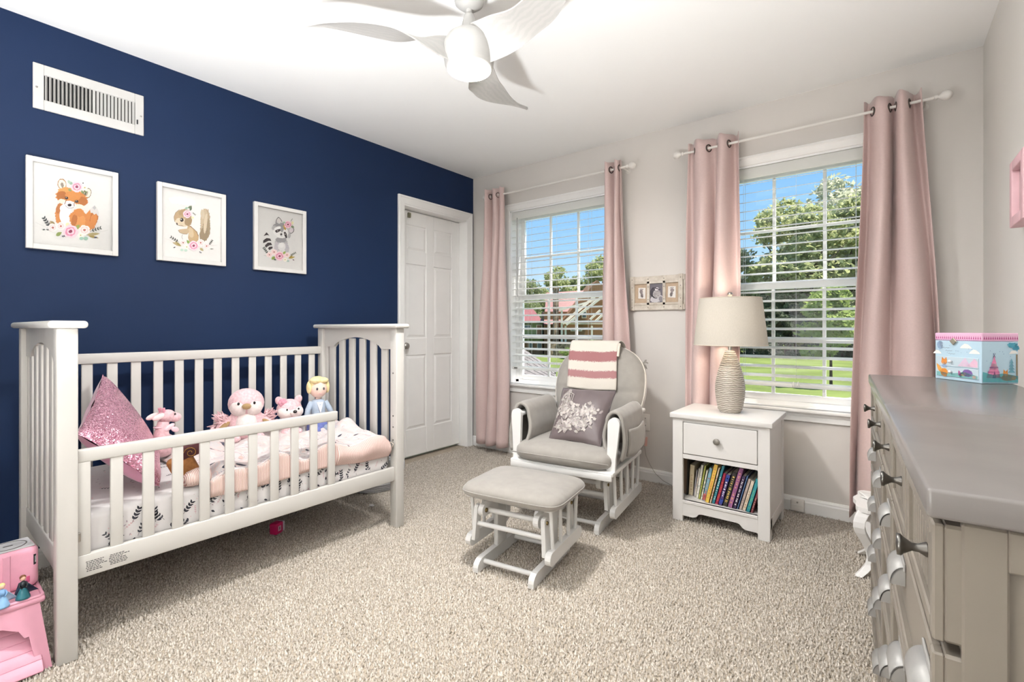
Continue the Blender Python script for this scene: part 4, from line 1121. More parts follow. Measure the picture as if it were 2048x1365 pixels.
# ---------------------------------------------------------------- lamp
LX, LY = 2.283, 2.872
lp = thing('table_lamp', (LX, LY, NH), label='ridged silver beige table lamp with linen drum shade', cat='lamp')
prof = []
N = 230
for i in range(N + 1):
    t = i / N; z = t * .345
    # bottle silhouette
    if t < .06: r = .052 + .012 * t / .06
    elif t < .40: r = .064 + .014 * math.sin((t - .06) / .34 * PI / 2)
    else: k = (t - .40) / .60; r = .078 - .054 * (k ** 1.55)
    r += .0009 * math.sin(i * 1.45) + .0005 * math.sin(i * .61)
    prof.append((max(r, .02), z))
prof = [(0, 0), (.05, 0)] + prof + [(.012, .348), (0, .348)]
RIDGE = wave_mat('ridged_silver_resin', '#877c70', '#d2cabf', 30, 'Z', .35, .5, 3.0, (.2, .75), dscale=1.5, spec=.6)
MB().lathe(prof, 56).build('base', RIDGE, lp)
MB().cyl((0, 0, .346), (0, 0, .40), .010, n=14).cyl((0, 0, .378), (0, 0, .400), .014, n=14).build('socket', CHROME, lp)
m = bpy.data.materials.new('linen_shade'); m.use_nodes = True
n = m.node_tree.nodes; l = m.node_tree.links; b = n['Principled BSDF']; out = n['Material Output']
tc = n.new('ShaderNodeTexCoord'); mp = n.new('ShaderNodeMapping'); mp.inputs['Scale'].default_value = (1, 1, .25); l.new(tc.outputs['Object'], mp.inputs[0])
nz = n.new('ShaderNodeTexNoise'); nz.inputs['Scale'].default_value = 420; l.new(mp.outputs[0], nz.inputs['Vector'])
cr = n.new('ShaderNodeValToRGB'); cr.color_ramp.elements[0].color = lin('#b8b2a7') + (1,); cr.color_ramp.elements[1].color = lin('#cdc7bd') + (1,); l.new(nz.outputs['Fac'], cr.inputs[0])
l.new(cr.outputs[0], b.inputs['Base Color']); b.inputs['Roughness'].default_value = .9; b.inputs['Specular IOR Level'].default_value = .1
tl = n.new('ShaderNodeBsdfTranslucent'); tl.inputs[0].default_value = lin('#f0eadf') + (1,)
mx = n.new('ShaderNodeMixShader'); mx.inputs[0].default_value = .03; l.new(b.outputs[0], mx.inputs[1]); l.new(tl.outputs[0], mx.inputs[2]); l.new(mx.outputs[0], out.inputs[0])
z0, z1, r0, r1 = .378, .640, .192, .162
mb = MB(); mb.grid(lambda u, v: ((r0 + (r1 - r0) * v) * math.cos(2 * PI * u), (r0 + (r1 - r0) * v) * math.sin(2 * PI * u), z0 + (z1 - z0) * v), 64, 6, cu=True)
sh = mb.build('shade', m, lp)
for r, z in ((r0, z0), (r1, z1)):
    MB().tube([(r * math.cos(2 * PI * k / 48), r * math.sin(2 * PI * k / 48), z) for k in range(48)], .0022, 6, closed=True).build('shade_hem', mat('linen_tape', '#d9cfbf', .9, ns=200, na=.08), sh)
for k in range(3):
    q = 2 * PI * k / 3 + .4; MB().cyl((0, 0, z1 - .012), (r1 * math.cos(q), r1 * math.sin(q), z1 - .004), .0016, n=6).build('spider_arm', CHROME, sh)
MB().cyl((0, 0, .40), (0, 0, z1 + .004), .0016, n=6).lathe([(.006, .640), (.004, .648), (.012, .656), (.014, .664), (.010, .674), (0, .677)], 16).build('finial', CHROME, lp)
mb = MB(); mb.ell((0, 0, .478), (.028, .028, .042)); mb.build('bulb', mat('warm_bulb_glass', '#fff2dd', .4, emit='#ffdca8', es=6.0, ns=10, na=.01), lp)
ld = bpy.data.lights.new('lamp_bulb_light', 'POINT'); ld.energy = LAMP_POWER; ld.color = (1.0, .89, .76); ld.shadow_soft_size = .045
lo = bpy.data.objects.new('lamp_bulb_light', ld); COL.objects.link(lo); lo.parent = lp; lo.location = (0, 0, .500)

# ---------------------------------------------------------------- books leaning on the nightstand shelf
BK = [  # width, height, depth-set-back, lean, colour, spine bands, label
    (.020, .205, .085, 1, '#8a7460', None, 'tall brown board book standing at the far left of the shelf'),
    (.006, .200, .070, 2, '#33332f', None, 'thin charcoal book beside the tall brown one'),
    (.021, .172, .080, 3, '#cfc0a2', '#b59a78', 'thick cream board book with tan cover edge'),
    (.006, .152, .075, 7, '#a8a3ab', None, 'thin pale grey paperback'),
    (.008, .165, .062, 9, '#d5cfc4', '#c49b8f', 'slim ivory picture book with faded pink spine print'),
    (.012, .190, .055, 9, '#e3ded6', '#a3a3a3', 'white picture book with grey spine lettering'),
    (.009, .193, .045, 10, '#a9ae58', '#5b6b36', 'olive green picture book with dark spine print'),
    (.009, .170, .040, 11, '#dfdcc9', '#6b7a52', 'white and green checked slim book'),
    (.014, .188, .032, 12, '#7fa9bb', '#b35e5c', 'light blue picture book with red foot of the spine'),
    (.017, .218, .014, 13, '#e3bd55', '#d8844a', 'yellow tall picture book leaning at the middle'),
    (.008, .205, .016, 13, '#d9c5a5', '#b5503c', 'tan slim book with red flecks on its spine'),
    (.012, .218, .020, 14, '#2c7c8c', '#d5dfd8', 'teal tall book with white lettering at its foot'),
    (.013, .178, .020, 14, '#96203f', '#c2583f', 'crimson hardback right of the teal book'),
    (.015, .176, .014, 14, '#45336b', '#e7e2e8', 'purple and navy book with white title lettering'),
    (.019, .196, .016, 15, '#2b2625', '#d9bb60', 'black storybook with gold spine title'),
    (.018, .226, .012, 15, '#8d5580', '#d79c7c', 'mauve thick storybook rising above the others'),
    (.014, .185, .010, 15, '#3b2a4c', '#f1ece6', 'dark plum joke book with large white lettering'),
    (.007, .190, .014, 15, '#4d6690', None, 'thin slate blue paperback'),
    (.012, .172, .018, 15, '#b3a29a', '#8d7f7a', 'dusty pink grey slim hardback'),
    (.014, .165, .010, 15, '#d7c7b5', '#b8956e', 'cream hardback with faint floral spine'),
    (.015, .182, .002, 15, '#2a8791', '#5fa878', 'bright teal hardback with green title at the right'),
    (.010, .150, .004, 15, '#73343c', '#c99a8d', 'short dark red book at the far right of the shelf'),
]
shelf_z = .122; xcur = NX0 + .020
tot = sum(b_[0] for b_ in BK); avail = (NX1 - .016) - xcur - .080
scale_w = avail / (tot / math.cos(math.radians(12)))
PAGE = mat('book_pages', '#d9d0bf', .9, ns=300, na=.08)
for i, (w, h, sb_, lean, colr, band, lab) in enumerate(BK):
    w *= scale_w; a = math.radians(lean); dep = min(.235, .19 + .02 * (i % 3))
    bo = thing('book', (xcur, NY0 + .020 + sb_, shelf_z + .0008), label=lab, cat='book', group='books on the nightstand shelf')
    M_ = RY(a)
    h = min(h, .222)
    bm_ = mat('book_cover_%s' % colr[1:], colr, .45, ns=25, na=.08)
    cv = MB(); t_ = min(.0022, w * .22)
    # spine and two boards, rocked about the lower right edge
    for (cx_, cy_, cz_, sx_, sy_, sz_) in ((w / 2, t_ / 2, h / 2, w, t_, h), (t_ / 2, dep / 2, h / 2, t_, dep, h), (w - t_ / 2, dep / 2, h / 2, t_, dep, h)):
        cv.box((cx_, cy_, cz_), (sx_, sy_, sz_))
    def rock(v): 
        p = Vector(v) - Vector((w, 0, 0)); p = M_ @ p; return tuple(p + Vector((w, 0, 0)))
    cv.v = [rock(v) for v in cv.v]; cv.build('cover', bm_, bo)
    pg = MB(); pg.span((t_, t_, .003), (w - t_, dep - .004, h - .004)); pg.v = [rock(v) for v in pg.v]; pg.build('page_block', PAGE, bo)
    if band:
        art = Art(100 + i); R_ = art.r; z = h * .12
        zend = h * (.90 if i in (9, 15, 16, 14, 13) else .7)
        while z < zend:
            s_ = R_.uniform(.004, .010)
            if R_.random() < .82: art.blob(w / 2, z, w * R_.uniform(.16, .26), s_ * .42, band, 0, .25, 8)
            z += s_ + R_.choice([.001, .002, .008])
        if i == 8: art.poly([(w * .05, 0.002), (w * .95, .002), (w * .95, h * .2), (w * .05, h * .2)], band)
        if i == 13: art.poly([(w * .05, h * .78), (w * .95, h * .78), (w * .95, h * .97), (w * .05, h * .97)], '#2d3f8f').poly([(w * .05, h * .05), (w * .95, h * .05), (w * .95, h * .2), (w * .05, h * .2)], '#2d3f8f')
        tag(art.build('spine_print', lambda p, q, hh: rock((p, -.0002 - hh * .1, q)), bo, step=0.0), kind='stuff')
    xcur += w / math.cos(a) + .0006 + (math.tan(math.radians(max(0, (BK[i + 1][3] if i + 1 < len(BK) else lean) - lean))) * .0)
# ================================================================ DRESSER
U = Vector((-.0531, .9986, 0)); V = Vector((.9986, .0531, 0))
DP = Vector((3.001, .635, 0)); DL = 1.450; DD = .335; DH = .911
dr = thing('dresser', DP, math.atan2(-.0531, .9986) * -1 * -1, label='large grey dresser with cup pulls along the right wall', cat='dresser')
dr.rotation_euler = (0, 0, math.atan2(V.y, V.x))     # local x = into the wall, local y = along the front away from the camera
GREY = mat('dresser_grey_paint', '#7f776d', 0.35, ns=6, na=0.03, bump=0.03, bs=90, stretch=None)
GTOP = mat('dresser_grey_top', '#77726f', 0.24, ns=9, na=0.05, bump=0.03, bs=30, spec=.5)
PULL = mat('satin_nickel_pull', '#a5a3a0', 0.50, 0.30, ns=40, na=0.03)
def db(mb, name, m=GREY, par=None): return mb.build(name, m, par or dr)
db(MB().span((0, 0, DH - .030), (DD, DL, DH), .004), 'top', GTOP)
db(MB().span((.030, .022, .0), (DD - .002, DL - .022, DH - .030)), 'carcass')
# corner posts and side frame at the near end
for y0_, y1_ in ((.014, .024), (DL - .024, DL - .014)):
    db(MB().span((.028, y0_, .0), (.062, y1_, DH - .034), .002, 1), 'side_stile')
    db(MB().span((DD - .036, y0_, .0), (DD - .002, y1_, DH - .034), .002, 1), 'side_stile')
    db(MB().span((.06, y0_, DH - .075), (DD - .034, y1_, DH - .034), .002, 1), 'side_rail')
    db(MB().span((.06, y0_, .05), (DD - .034, y1_, .11), .002, 1), 'side_rail')
# drawers
top_cols = [(.016, .272), (.284, .540), (.552, .836), (.848, 1.136), (1.148, DL - .016)]
low_cols = [(.016, .540, (.10, .41)), (.552, .836, (.69,)), (.848, DL - .016, (.99, 1.30))]
kx = [.105, .41, .69, .99, 1.30]
def drawer_front(y0_, y1_, z0_, z1_, bead):
    d = thing('drawer', (0, 0, 0)); d.parent = dr
    db(MB().span((.014, y0_, z0_), (.034, y1_, z1_), .003, 1), 'drawer_board', GREY, d)
    fw = .018
    for a, b_ in (((.006, y0_, z0_), (.016, y0_ + fw, z1_)), ((.006, y1_ - fw, z0_), (.016, y1_, z1_)), ((.006, y0_ + fw, z0_), (.016, y1_ - fw, z0_ + fw)), ((.006, y0_ + fw, z1_ - fw), (.016, y1_ - fw, z1_))):
        db(MB().span(a, b_, .002, 1), 'drawer_frame', GREY, d)
    if bead:
        n_ = max(3, int((y1_ - y0_ - 2 * fw) / .022)); w_ = (y1_ - y0_ - 2 * fw) / n_
        for k in range(n_):
            db(MB().span((.0115, y0_ + fw + k * w_ + .0012, z0_ + fw), (.0155, y0_ + fw + (k + 1) * w_ - .0012, z1_ - fw), .0012, 1), 'bead_board', GREY, d)
    return d
pull_me = None
def cup_pull(d, y, z):
    global pull_me
    if pull_me is None:
        mb = MB()
        # half-dome cup open below, with a flat back flange
        outer = [(-.020 * math.sin(PI / 2 * k / 10), .018 - .030 * (1 - math.cos(PI / 2 * k / 10))) for k in range(11)]
        inner = [(x_ * .90, z_ - .0022) for x_, z_ in reversed(outer)]; inner[0] = (outer[-1][0] * .90, outer[-1][1])
        mb.prism(outer + inner, lambda a_, b_, t: (a_, t, b_), -.040, .040, True)
        for sgn in (-1, 1): mb.prism(outer + [(0, outer[-1][1])], lambda a_, b_, t: (a_, t, b_), sgn * .040, sgn * .0382)
        pull_me = mb.mesh('cup_pull'); pull_me.materials.append(PULL)
    link('cup_pull', pull_me, None, d, (.013, y, z))
    db(MB().span((.0105, y - .044, z + .012), (.0135, y + .044, z + .026), .001, 1), 'pull_flange', PULL, d)
def knob(d, y, z):
    mb = MB(); mb.lathe([(.0085, 0), (.0085, -.003), (.0048, -.010), (.0048, -.016), (.010, -.024), (.0125, -.026), (.0125, -.030), (0, -.031)], 18, (.0135, y, z), 'X')
    mb.build('drawer_knob', STEEL, d)
for (a, b_), k in zip(top_cols, kx):
    d = drawer_front(a, b_, .752, .872, True); knob(d, k, .812)
for z0_, z1_ in ((.590, .740), (.430, .578), (.270, .418), (.085, .258)):
    for a, b_, ks in low_cols:
        d = drawer_front(a, b_, z0_, z1_, False)
        for k in ks: cup_pull(d, k, (z0_ + z1_) / 2 - .002)
db(MB().span((.014, .016, .012), (.032, DL - .016, .078), .003, 1), 'plinth')

# ---------------------------------------------------------------- jewellery box on the dresser
jb = thing('jewellery_box', (3.190, 1.925, DH + .0005), math.atan2(-.811, .584), label='pastel children jewellery box with teepee picture on the dresser', cat='box')
# local: x = along the drawer face towards the near corner (0 at corner, negative to the left), y = depth
jb.rotation_euler = (0, 0, math.atan2(-.811, .584))
BW, BD, BH = .158, .102, .146
SKYB = mat('box_pale_blue_paper', '#b9d3e2', .5, ns=8, na=.06)
MB().span((-BW, 0, 0), (0, BD, BH - .024), .001, 1).build('box_body', SKYB, jb)
MB().span((-BW - .001, -.001, BH - .0235), (.001, BD + .001, BH), .002, 1).build('lid', mat('box_pink_lid', '#e7b6d2', .5, ns=10, na=.05), jb)
for z0_ in (.010, .042):
    d = MB().span((-BW + .006, -.0022, z0_), (-.008, .002, z0_ + .030), .0006, 1).build('drawer', mat('box_drawer_paper', '#c3d3dc', .5, ns=8, na=.06), jb)
    MB().lathe([(.002, 0), (.002, -.004), (.0048, -.006), (.0048, -.009), (0, -.0105)], 12, (-.095, -.0022, z0_ + .016), 'Y').build('knob', mat('pearl_knob', '#f4f1f4', .2, ns=10, na=.02), d)
MB().box((-.088, -.004, BH - .026), (.017, .004, .017), RY(PI / 4), .001, 1).build('clasp', mat('silver_clasp', '#cfc9b8', .25, .9, ns=40, na=.05), jb)
art = Art(60); R_ = art.r
for k in range(22): art.poly([(-BW + .004 + k * .0071, BH - .018), (-BW + .0085 + k * .0071, BH - .018), (-BW + .0062 + k * .0071, BH - .008)], '#b0457f')
for k in range(24): art.blob(-BW + .005 + k * .0065, BH - .0205, .0013, .0010, '#8c7ab8', 0, .1, 8)
art.build('lid_print', lambda a, b, h: (a, -.0012 - h * .1, b), jb, step=0.0)
art = Art(61); R_ = art.r
art.blob(-.140, .108, .011, .013, '#8fa6c4').blob(-.136, .109, .009, .011, '#bcd2e0')
for (x, z, w_) in ((-.050, .100, .020), (-.150, .080, .016), (-.022, .085, .018)):
    art.poly([(x - w_, z), (x - w_ * .7, z + w_ * .35), (x - w_ * .2, z + w_ * .7), (x + w_ * .3, z + w_ * .62), (x + w_ * .75, z + w_ * .3), (x + w_, z)], '#f3ece4')
for (x, z) in ((-.118, .099), (-.108, .090), (-.098, .081)):
    art.stroke([(x - .012, z), (x - .008, z + .002), (x - .004, z - .001), (x, z + .001), (x + .005, z), (x + .012, z + .001)], .0012, '#8f98a8')
for k in range(14): art.blob(R_.uniform(-BW + .01, -.01), R_.uniform(.08, .118), .0013, .0013, '#8aa4bd', 0, .2, 6)
art.build('box_picture', lambda a, b, h: (a, -.0004 - h * .05, b), jb, step=0.0)
art = Art(62); R_ = art.r
# mountains, fox and hedgehog carry across the drawer fronts
art.poly([(-.075, .045), (-.050, .072), (-.030, .045)], '#d8bfd3').poly([(-.045, .045), (-.020, .071), (-.010, .062), (-.010, .045)], '#e3bcd0')
art.poly([(-BW + .008, .011), (-.010, .011), (-.010, .020), (-.05, .028), (-.10, .020), (-BW + .008, .024)], '#7fb5b6')
art.blob(-.122, .022, .013, .013, '#e0913f', 0, .1).leaf(-.130, .020, .036, .007, 125, '#e0a04f').blob(-.122, .043, .009, .006, '#8fa7c8', 0, .1)
art.blob(-.122, .056, .010, .009, '#e08f43', 0, .08).poly([(-.132, .060), (-.129, .071), (-.124, .063)], '#d9863b').poly([(-.112, .060), (-.115, .071), (-.120, .063)], '#d9863b').poly([(-.129, .054), (-.115, .054), (-.122, .044)], '#f6ead9').blob(-.122, .046, .0016, .0014, '#2a2226')
art.fur(-.042, .026, .016, .011, '#7d5f9f').blob(-.056, .022, .008, .006, '#d8c47a').blob(-.02, .016, .007, .005, '#f0cfc0').leaf(-.07, .012, .022, .006, 50, '#3f8d86').leaf(-.064, .012, .022, .006, 110, '#b0568f')
art.build('box_picture', lambda a, b, h: (a, -.0026 - h * .08, b), jb, step=0.0)
art = Art(63); R_ = art.r     # end panel with teepee, fir and sleeping fox
y_ = lambda v: v
art.poly([(.002, .004), (.100, .004), (.100, .022), (.06, .030), (.03, .026), (.002, .034)], '#5fa5ad')
art.poly([(.012, .016), (.052, .016), (.034, .080)], '#e88db4').poly([(.018, .040), (.046, .040), (.040, .058), (.027, .058)], '#f2d7e6').poly([(.016, .031), (.049, .031), (.0475, .036), (.0175, .036)], '#b05d97').poly([(.020, .045), (.0455, .045), (.044, .049), (.0215, .049)], '#9b6fb0').poly([(.029, .016), (.039, .016), (.035, .038)], '#3d4c86')
art.stroke([(.031, .076), (.037, .088)], .0014, '#6b6a86').stroke([(.037, .076), (.031, .088)], .0014, '#6b6a86')
for k, w_ in enumerate((.010, .0085, .007, .0055)): art.poly([(.082 - w_, .032 + k * .009), (.082 + w_, .032 + k * .009), (.082, .046 + k * .009)], '#6fa3b5')
art.stroke([(.097, .012), (.0965, .085)], .004, '#8c7a5c').blob(.085, .112, .014, .007, '#4d9bb0', 0, .2).blob(.094, .104, .010, .007, '#3f8aa3', 0, .2)
art.poly([(.075, .086), (.082, .096), (.092, .096), (.100, .088)], '#eeeae6')
art.fur(.074, .017, .022, .009, '#e0a153').blob(.065, .028, .007, .008, '#e39a4a').poly([(.059, .032), (.060, .042), (.065, .035)], '#d9863b').poly([(.071, .032), (.071, .042), (.066, .035)], '#d9863b').blob(.066, .026, .0035, .004, '#f6ead9').blob(.088, .018, .006, .005, '#f0c7a0')
for k in range(16): art.poly([(.004 + k * .0061, BH - .018), (.0085 + k * .0061, BH - .018), (.0062 + k * .0061, BH - .008)], '#b0457f')
for k in range(8): art.blob(R_.uniform(.01, .09), R_.uniform(.06, .112), .0012, .0012, '#7fa0bd', 0, .2, 6)
art.build('box_picture', lambda a, b, h: (.0014 + h * .05, a, b), jb, step=0.0)

# ---------------------------------------------------------------- white child's stool with scalloped seat
SX, SY_ = 3.012, 2.672
st_ = thing('vanity_stool', (SX, SY_, 0), label='small white stool with scalloped seat and curved legs', cat='stool')
STW = mat('stool_white_lacquer', '#f2f0ee', .35, ns=6, na=.01)
out_ = []
for k in range(72):
    q = 2 * PI * k / 72; c, s_ = math.cos(q), math.sin(q)
    r = .150 * (abs(c) ** 4 + abs(s_) ** 4) ** -.25 * (1 + .045 * math.cos(8 * q))
    out_.append((r * c, r * s_))
mb = MB(); mb.prism(out_, lambda a, b, t: (a, b, t), .282, .302); mb.build('seat', STW, st_)
mb = MB(); mb.span((-.115, -.118, .240), (.115, -.106, .284), .002, 1).span((-.115, .106, .240), (.115, .118, .284), .002, 1).span((-.118, -.115, .240), (-.106, .115, .284), .002, 1).span((.106, -.115, .240), (.118, .115, .284), .002, 1); mb.build('seat_rail', STW, st_)
for sx in (-1, 1):
    for sy in (-1, 1):
        mb = MB(); ps = []; rr = []
        for k in range(13):
            t = k / 12; z = .284 * (1 - t) + .003
            o_ = .110 + .020 * math.sin(PI * min(1, t / .45) ) * (1 if t < .45 else 0) - .022 * math.sin(PI * (t - .45) / .55) * (1 if t >= .45 else 0) + .022 * max(0, (t - .8) / .2) ** 1.5
            ps.append((sx * o_, sy * o_, z)); rr.append(.023 - .009 * t)
        vs = []; fs = []
        for (x, y, z), r in zip(ps, rr): vs += [(x - r, y - r, z), (x + r, y - r, z), (x + r, y + r, z), (x - r, y + r, z)]
        for k in range(12):
            for i in range(4): fs.append((k * 4 + i, k * 4 + (i + 1) % 4, k * 4 + 4 + (i + 1) % 4, k * 4 + 4 + i))
        fs += [(3, 2, 1, 0), (48, 49, 50, 51)]
        mb.add(vs, fs, False); o = mb.build('leg', STW, st_); md = o.modifiers.new('round', 'BEVEL'); md.width = .003; md.segments = 2
# papers lying on the stool
for k, (x, y, a, lab) in enumerate(((-.045, .02, 18, 'white folded paper sheet lying on the small stool, undermost'), (-.015, -.015, 42, 'white crumpled paper sheet on top of the other one on the stool'))):
    p = thing('paper_sheet', (SX + x, SY_ + y, .3025 + k * .004), math.radians(a), label=lab, cat='paper', group='papers on the white stool')
    mb = MB(); mb.grid(lambda u, v: ((u - .5) * .14, (v - .5) * .19, .004 + .004 * math.sin(6 * u + 3 * v + k) * 1 + .006 * k * u), 10, 10)
    o = mb.build('sheet', mat('white_paper', '#f4f3f1', .8, ns=30, na=.01), p); solid(o, .0012, 1)

# ---------------------------------------------------------------- pink picture frame on the right wall
pf = thing('picture_frame', (XR - .002, 2.265, 1.530), label='small pink picture frame hanging on the right wall above the dresser', cat='picture frame')
PINKF = mat('pink_frame_paint', '#e3b8bf', .45, ns=20, na=.05)
hw, hh, fw, dp = .100, .112, .034, .034
for a, b_ in (((-dp, -hw, -hh), (0, -hw + fw, hh)), ((-dp, hw - fw, -hh), (0, hw, hh)), ((-dp, -hw + fw, -hh), (0, hw - fw, -hh + fw)), ((-dp, -hw + fw, hh - fw), (0, hw - fw, hh))):
    MB().span(a, b_, .003).build('frame_bar', PINKF, pf)
MB().span((-.012, -hw + fw, -hh + fw), (-.008, hw - fw, hh - fw)).build('photo', mat('faded_photo', '#b9b4ad', .5, ns=14, na=.25), pf)
mb = MB(); mb.add([(-.016, -hw + fw, -hh + fw), (-.016, hw - fw, -hh + fw), (-.016, hw - fw, hh - fw), (-.016, -hw + fw, hh - fw)], [(0, 1, 2, 3)]); mb.build('glazing', GLASS, pf)
# ================================================================ FRAMED ANIMAL PRINTS ON THE NAVY WALL
FRW = mat('frame_white_paint', '#d3d1ce', .4, ns=10, na=.015)
PAPER = mat('art_paper', '#dedcd9', .8, ns=60, na=.012, bump=.05, bs=300)
def art_frame(y0_, z0_, w_, h_, label, art, org, sc):
    """art is drawn in pixels of a photo crop: org = crop corner, sc = zoom"""
    X = .022
    f = thing('picture_frame', (0.0005, y0_ + w_ / 2, z0_), label=label, cat='picture frame', group='animal prints on the navy wall')
    def loc(o): o.location = (0, -(y0_ + w_ / 2), -z0_); return o
    b_ = .022
    for a, c in (((0, y0_, z0_), (X, y0_ + b_, z0_ + h_)), ((0, y0_ + w_ - b_, z0_), (X, y0_ + w_, z0_ + h_)), ((0, y0_ + b_, z0_), (X, y0_ + w_ - b_, z0_ + b_)), ((0, y0_ + b_, z0_ + h_ - b_), (X, y0_ + w_ - b_, z0_ + h_))):
        loc(MB().span(a, c, .0015, 1).build('frame_bar', FRW, f))
    loc(MB().span((0.001, y0_ + b_, z0_ + b_), (.006, y0_ + w_ - b_, z0_ + h_ - b_)).build('print_sheet', PAPER, f))
    def fn(a, c, h):
        p = on_x(org[0] + a / sc, org[1] + c / sc, 0.006); return (p.x + .0003 + h, p.y, p.z)
    o = art.build('animal_print', fn, f, step=.00001); loc(o)
    mb = MB(); mb.add([(.0125, y0_ + b_, z0_ + b_), (.0125, y0_ + w_ - b_, z0_ + b_), (.0125, y0_ + w_ - b_, z0_ + h_ - b_), (.0125, y0_ + b_, z0_ + h_ - b_)], [(0, 1, 2, 3)])
    loc(mb.build('glazing', GLASS, f))
    return f
PINKS = ('#f0cdd6', '#d98da6', '#8c3a58'); BLUSH = ('#f4e2df', '#eac8c6', '#b06a62'); IVORY = ('#f3efe2', '#ece6cf', '#b7a253')
# --- fox
A = Art(71); O, O2, K, G = '#c98340', '#b06a2c', '#33262a', '#7d8f5a'
A.stroke([(220, 895), (330, 950), (450, 1000)], 5, '#c9c8c4').stroke([(1265, 1010), (1180, 1030), (1060, 1050)], 5, '#c9c8c4')
A.leaf(945, 960, 330, 75, -66, O); A.fur(1010, 900, 85, 125, O, 20).fur(1065, 830, 60, 110, O2, 15).fur(1055, 860, 45, 90, O, 15)
A.poly([(1015, 765), (1005, 720), (1035, 680), (1070, 655), (1105, 690), (1130, 745), (1128, 820), (1100, 770), (1065, 790), (1040, 760)], '#d3d0cd').poly([(1040, 690), (1070, 655), (1095, 690), (1070, 720)], '#b9b6b6')
A.fur(600, 770, 95, 160, O, 8).fur(560, 700, 40, 80, O2, 15); A.blob(655, 790, 85, 150, '#e6e7e8', 4, .05).blob(640, 700, 70, 60, '#edebe9')
A.fur(835, 850, 125, 135, O).fur(860, 880, 80, 95, '#d2924f').fur(780, 870, 40, 90, O2, 10).fur(850, 760, 70, 60, O)
A.blob(603, 350, 64, 80, '#a9815c', -15).blob(603, 352, 52, 68, '#e9e0cf', -15).blob(606, 362, 22, 40, '#8f8478', -8, .2)
A.blob(965, 480, 58, 78, '#7f6d56', 15).blob(968, 480, 47, 64, '#e6decd', 15).blob(958, 485, 18, 34, '#a59c8c', 15, .2)
A.fur(745, 545, 232, 118, O, 10, 80).fur(700, 470, 160, 70, '#d39a55', 8, 50).fur(600, 520, 75, 70, O2, 30).fur(890, 600, 80, 70, O2, -10).fur(760, 520, 110, 70, '#cd8a44', 10)
A.fur(610, 600, 60, 34, '#efe3d0', 20).fur(850, 665, 70, 28, '#efe3d0', 8); A.blob(712, 645, 92, 55, '#f2efec', 6).stroke([(650, 655), (690, 692), (740, 695), (775, 680)], 7, '#7a7276')
A.stroke([(640, 640), (655, 600), (668, 570)], 10, '#7d4f28').stroke([(778, 670), (775, 630), (790, 605)], 10, '#7d4f28')
A.blob(712, 650, 30, 20, K).blob(668, 548, 24, 20, K, 10).blob(662, 541, 6, 5, '#e8e4e0').blob(812, 598, 27, 20, '#4a4336', 8).blob(812, 598, 14, 14, K).blob(806, 591, 6, 5, '#e8e4e0')
A.leaf(760, 350, 75, 22, 205, '#8fae97').leaf(720, 340, 60, 20, 235, '#a7bfae').leaf(690, 420, 60, 18, 30, G).flower(905, 335, 40, '#f3f1ec', '#e6e4da', K).flower(815, 390, 84, *PINKS).flower(930, 400, 42, *IVORY).leaf(880, 440, 60, 16, 60, G).leaf(920, 450, 55, 14, 30, '#6a7a4c').leaf(940, 470, 45, 14, 100, '#4f5a48')
A.sprig(430, 975, 150, 238, '#3a4145', 4, .16, .3).leaf(500, 930, 90, 22, 215, '#a8966a').leaf(430, 900, 50, 14, 60, '#b3a077').stroke([(310, 995), (420, 1010)], 4, '#9aa59a').leaf(410, 1010, 40, 10, 200, '#3a4145').leaf(360, 1000, 40, 10, 170, '#3a4145')
A.flower(585, 955, 62, *BLUSH).flower(470, 975, 66, *BLUSH).blob(680, 930, 26, 26, '#e2dfb0').leaf(515, 1090, 100, 28, -30, '#8a9a52').leaf(800, 990, 80, 28, -45, '#8fa354').sprig(590, 1110, 60, -20, '#40405c', 3, .2, .35)
A.flower(725, 1030, 105, *PINKS).flower(925, 1010, 80, *BLUSH).flower(870, 1085, 42, *IVORY).leaf(960, 1080, 190, 24, -6, '#b0a070').leaf(985, 1095, 150, 16, 12, '#a08c4a').blob(880, 1130, 30, 24, '#9cbfae').blob(945, 1130, 32, 26, '#9cbfae').sprig(1000, 1030, 150, -18, '#4a4f4a', 4, .12, .25).leaf(1060, 1120, 50, 12, -10, '#40405c')
art_frame(.333, 1.424, .318, .406, 'framed fox print with flowers, leftmost of three on the navy wall', A, (40, 320), 7.185)
# --- squirrel
A = Art(72); T, T2 = '#b49a77', '#9a8262'
A.stroke([(140, 885), (260, 930)], 4, '#d3d0cc').stroke([(960, 985), (860, 1000)], 4, '#cfccc8')
A.fur(760, 700, 70, 250, '#a8957a', 6, 110).fur(745, 600, 55, 160, '#b9a78d', 4, 80).fur(775, 760, 62, 170, '#98866b', 8, 90).fur(740, 830, 62, 110, '#8f7d63', 12, 70).fur(765, 660, 25, 150, '#c7b8a0', 6, 60).fur(720, 520, 30, 70, '#c3b49c', -6, 50)
A.poly([(500, 690), (545, 700), (600, 760), (640, 810), (662, 870), (655, 930), (600, 960), (520, 940), (500, 880), (510, 800), (480, 760)], T).fur(590, 840, 65, 95, '#b89b72', -20).fur(545, 800, 40, 80, '#c6b190', -10)
A.stroke([(510, 690), (580, 740), (635, 800), (660, 860)], 8, '#7d6a55')
A.poly([(350, 765), (375, 752), (440, 745), (500, 740), (520, 790), (490, 820), (430, 820), (380, 800)], '#b9a283').stroke([(490, 825), (430, 822), (375, 800), (350, 765)], 6, '#80705c')
A.blob(420, 580, 135, 128, T, 20, .03, 40).fur(450, 500, 90, 55, '#a88e68').blob(390, 640, 85, 60, '#d3c5ad', 10).blob(445, 660, 80, 50, '#cdbda2', 0).fur(500, 640, 55, 60, T2, 0)
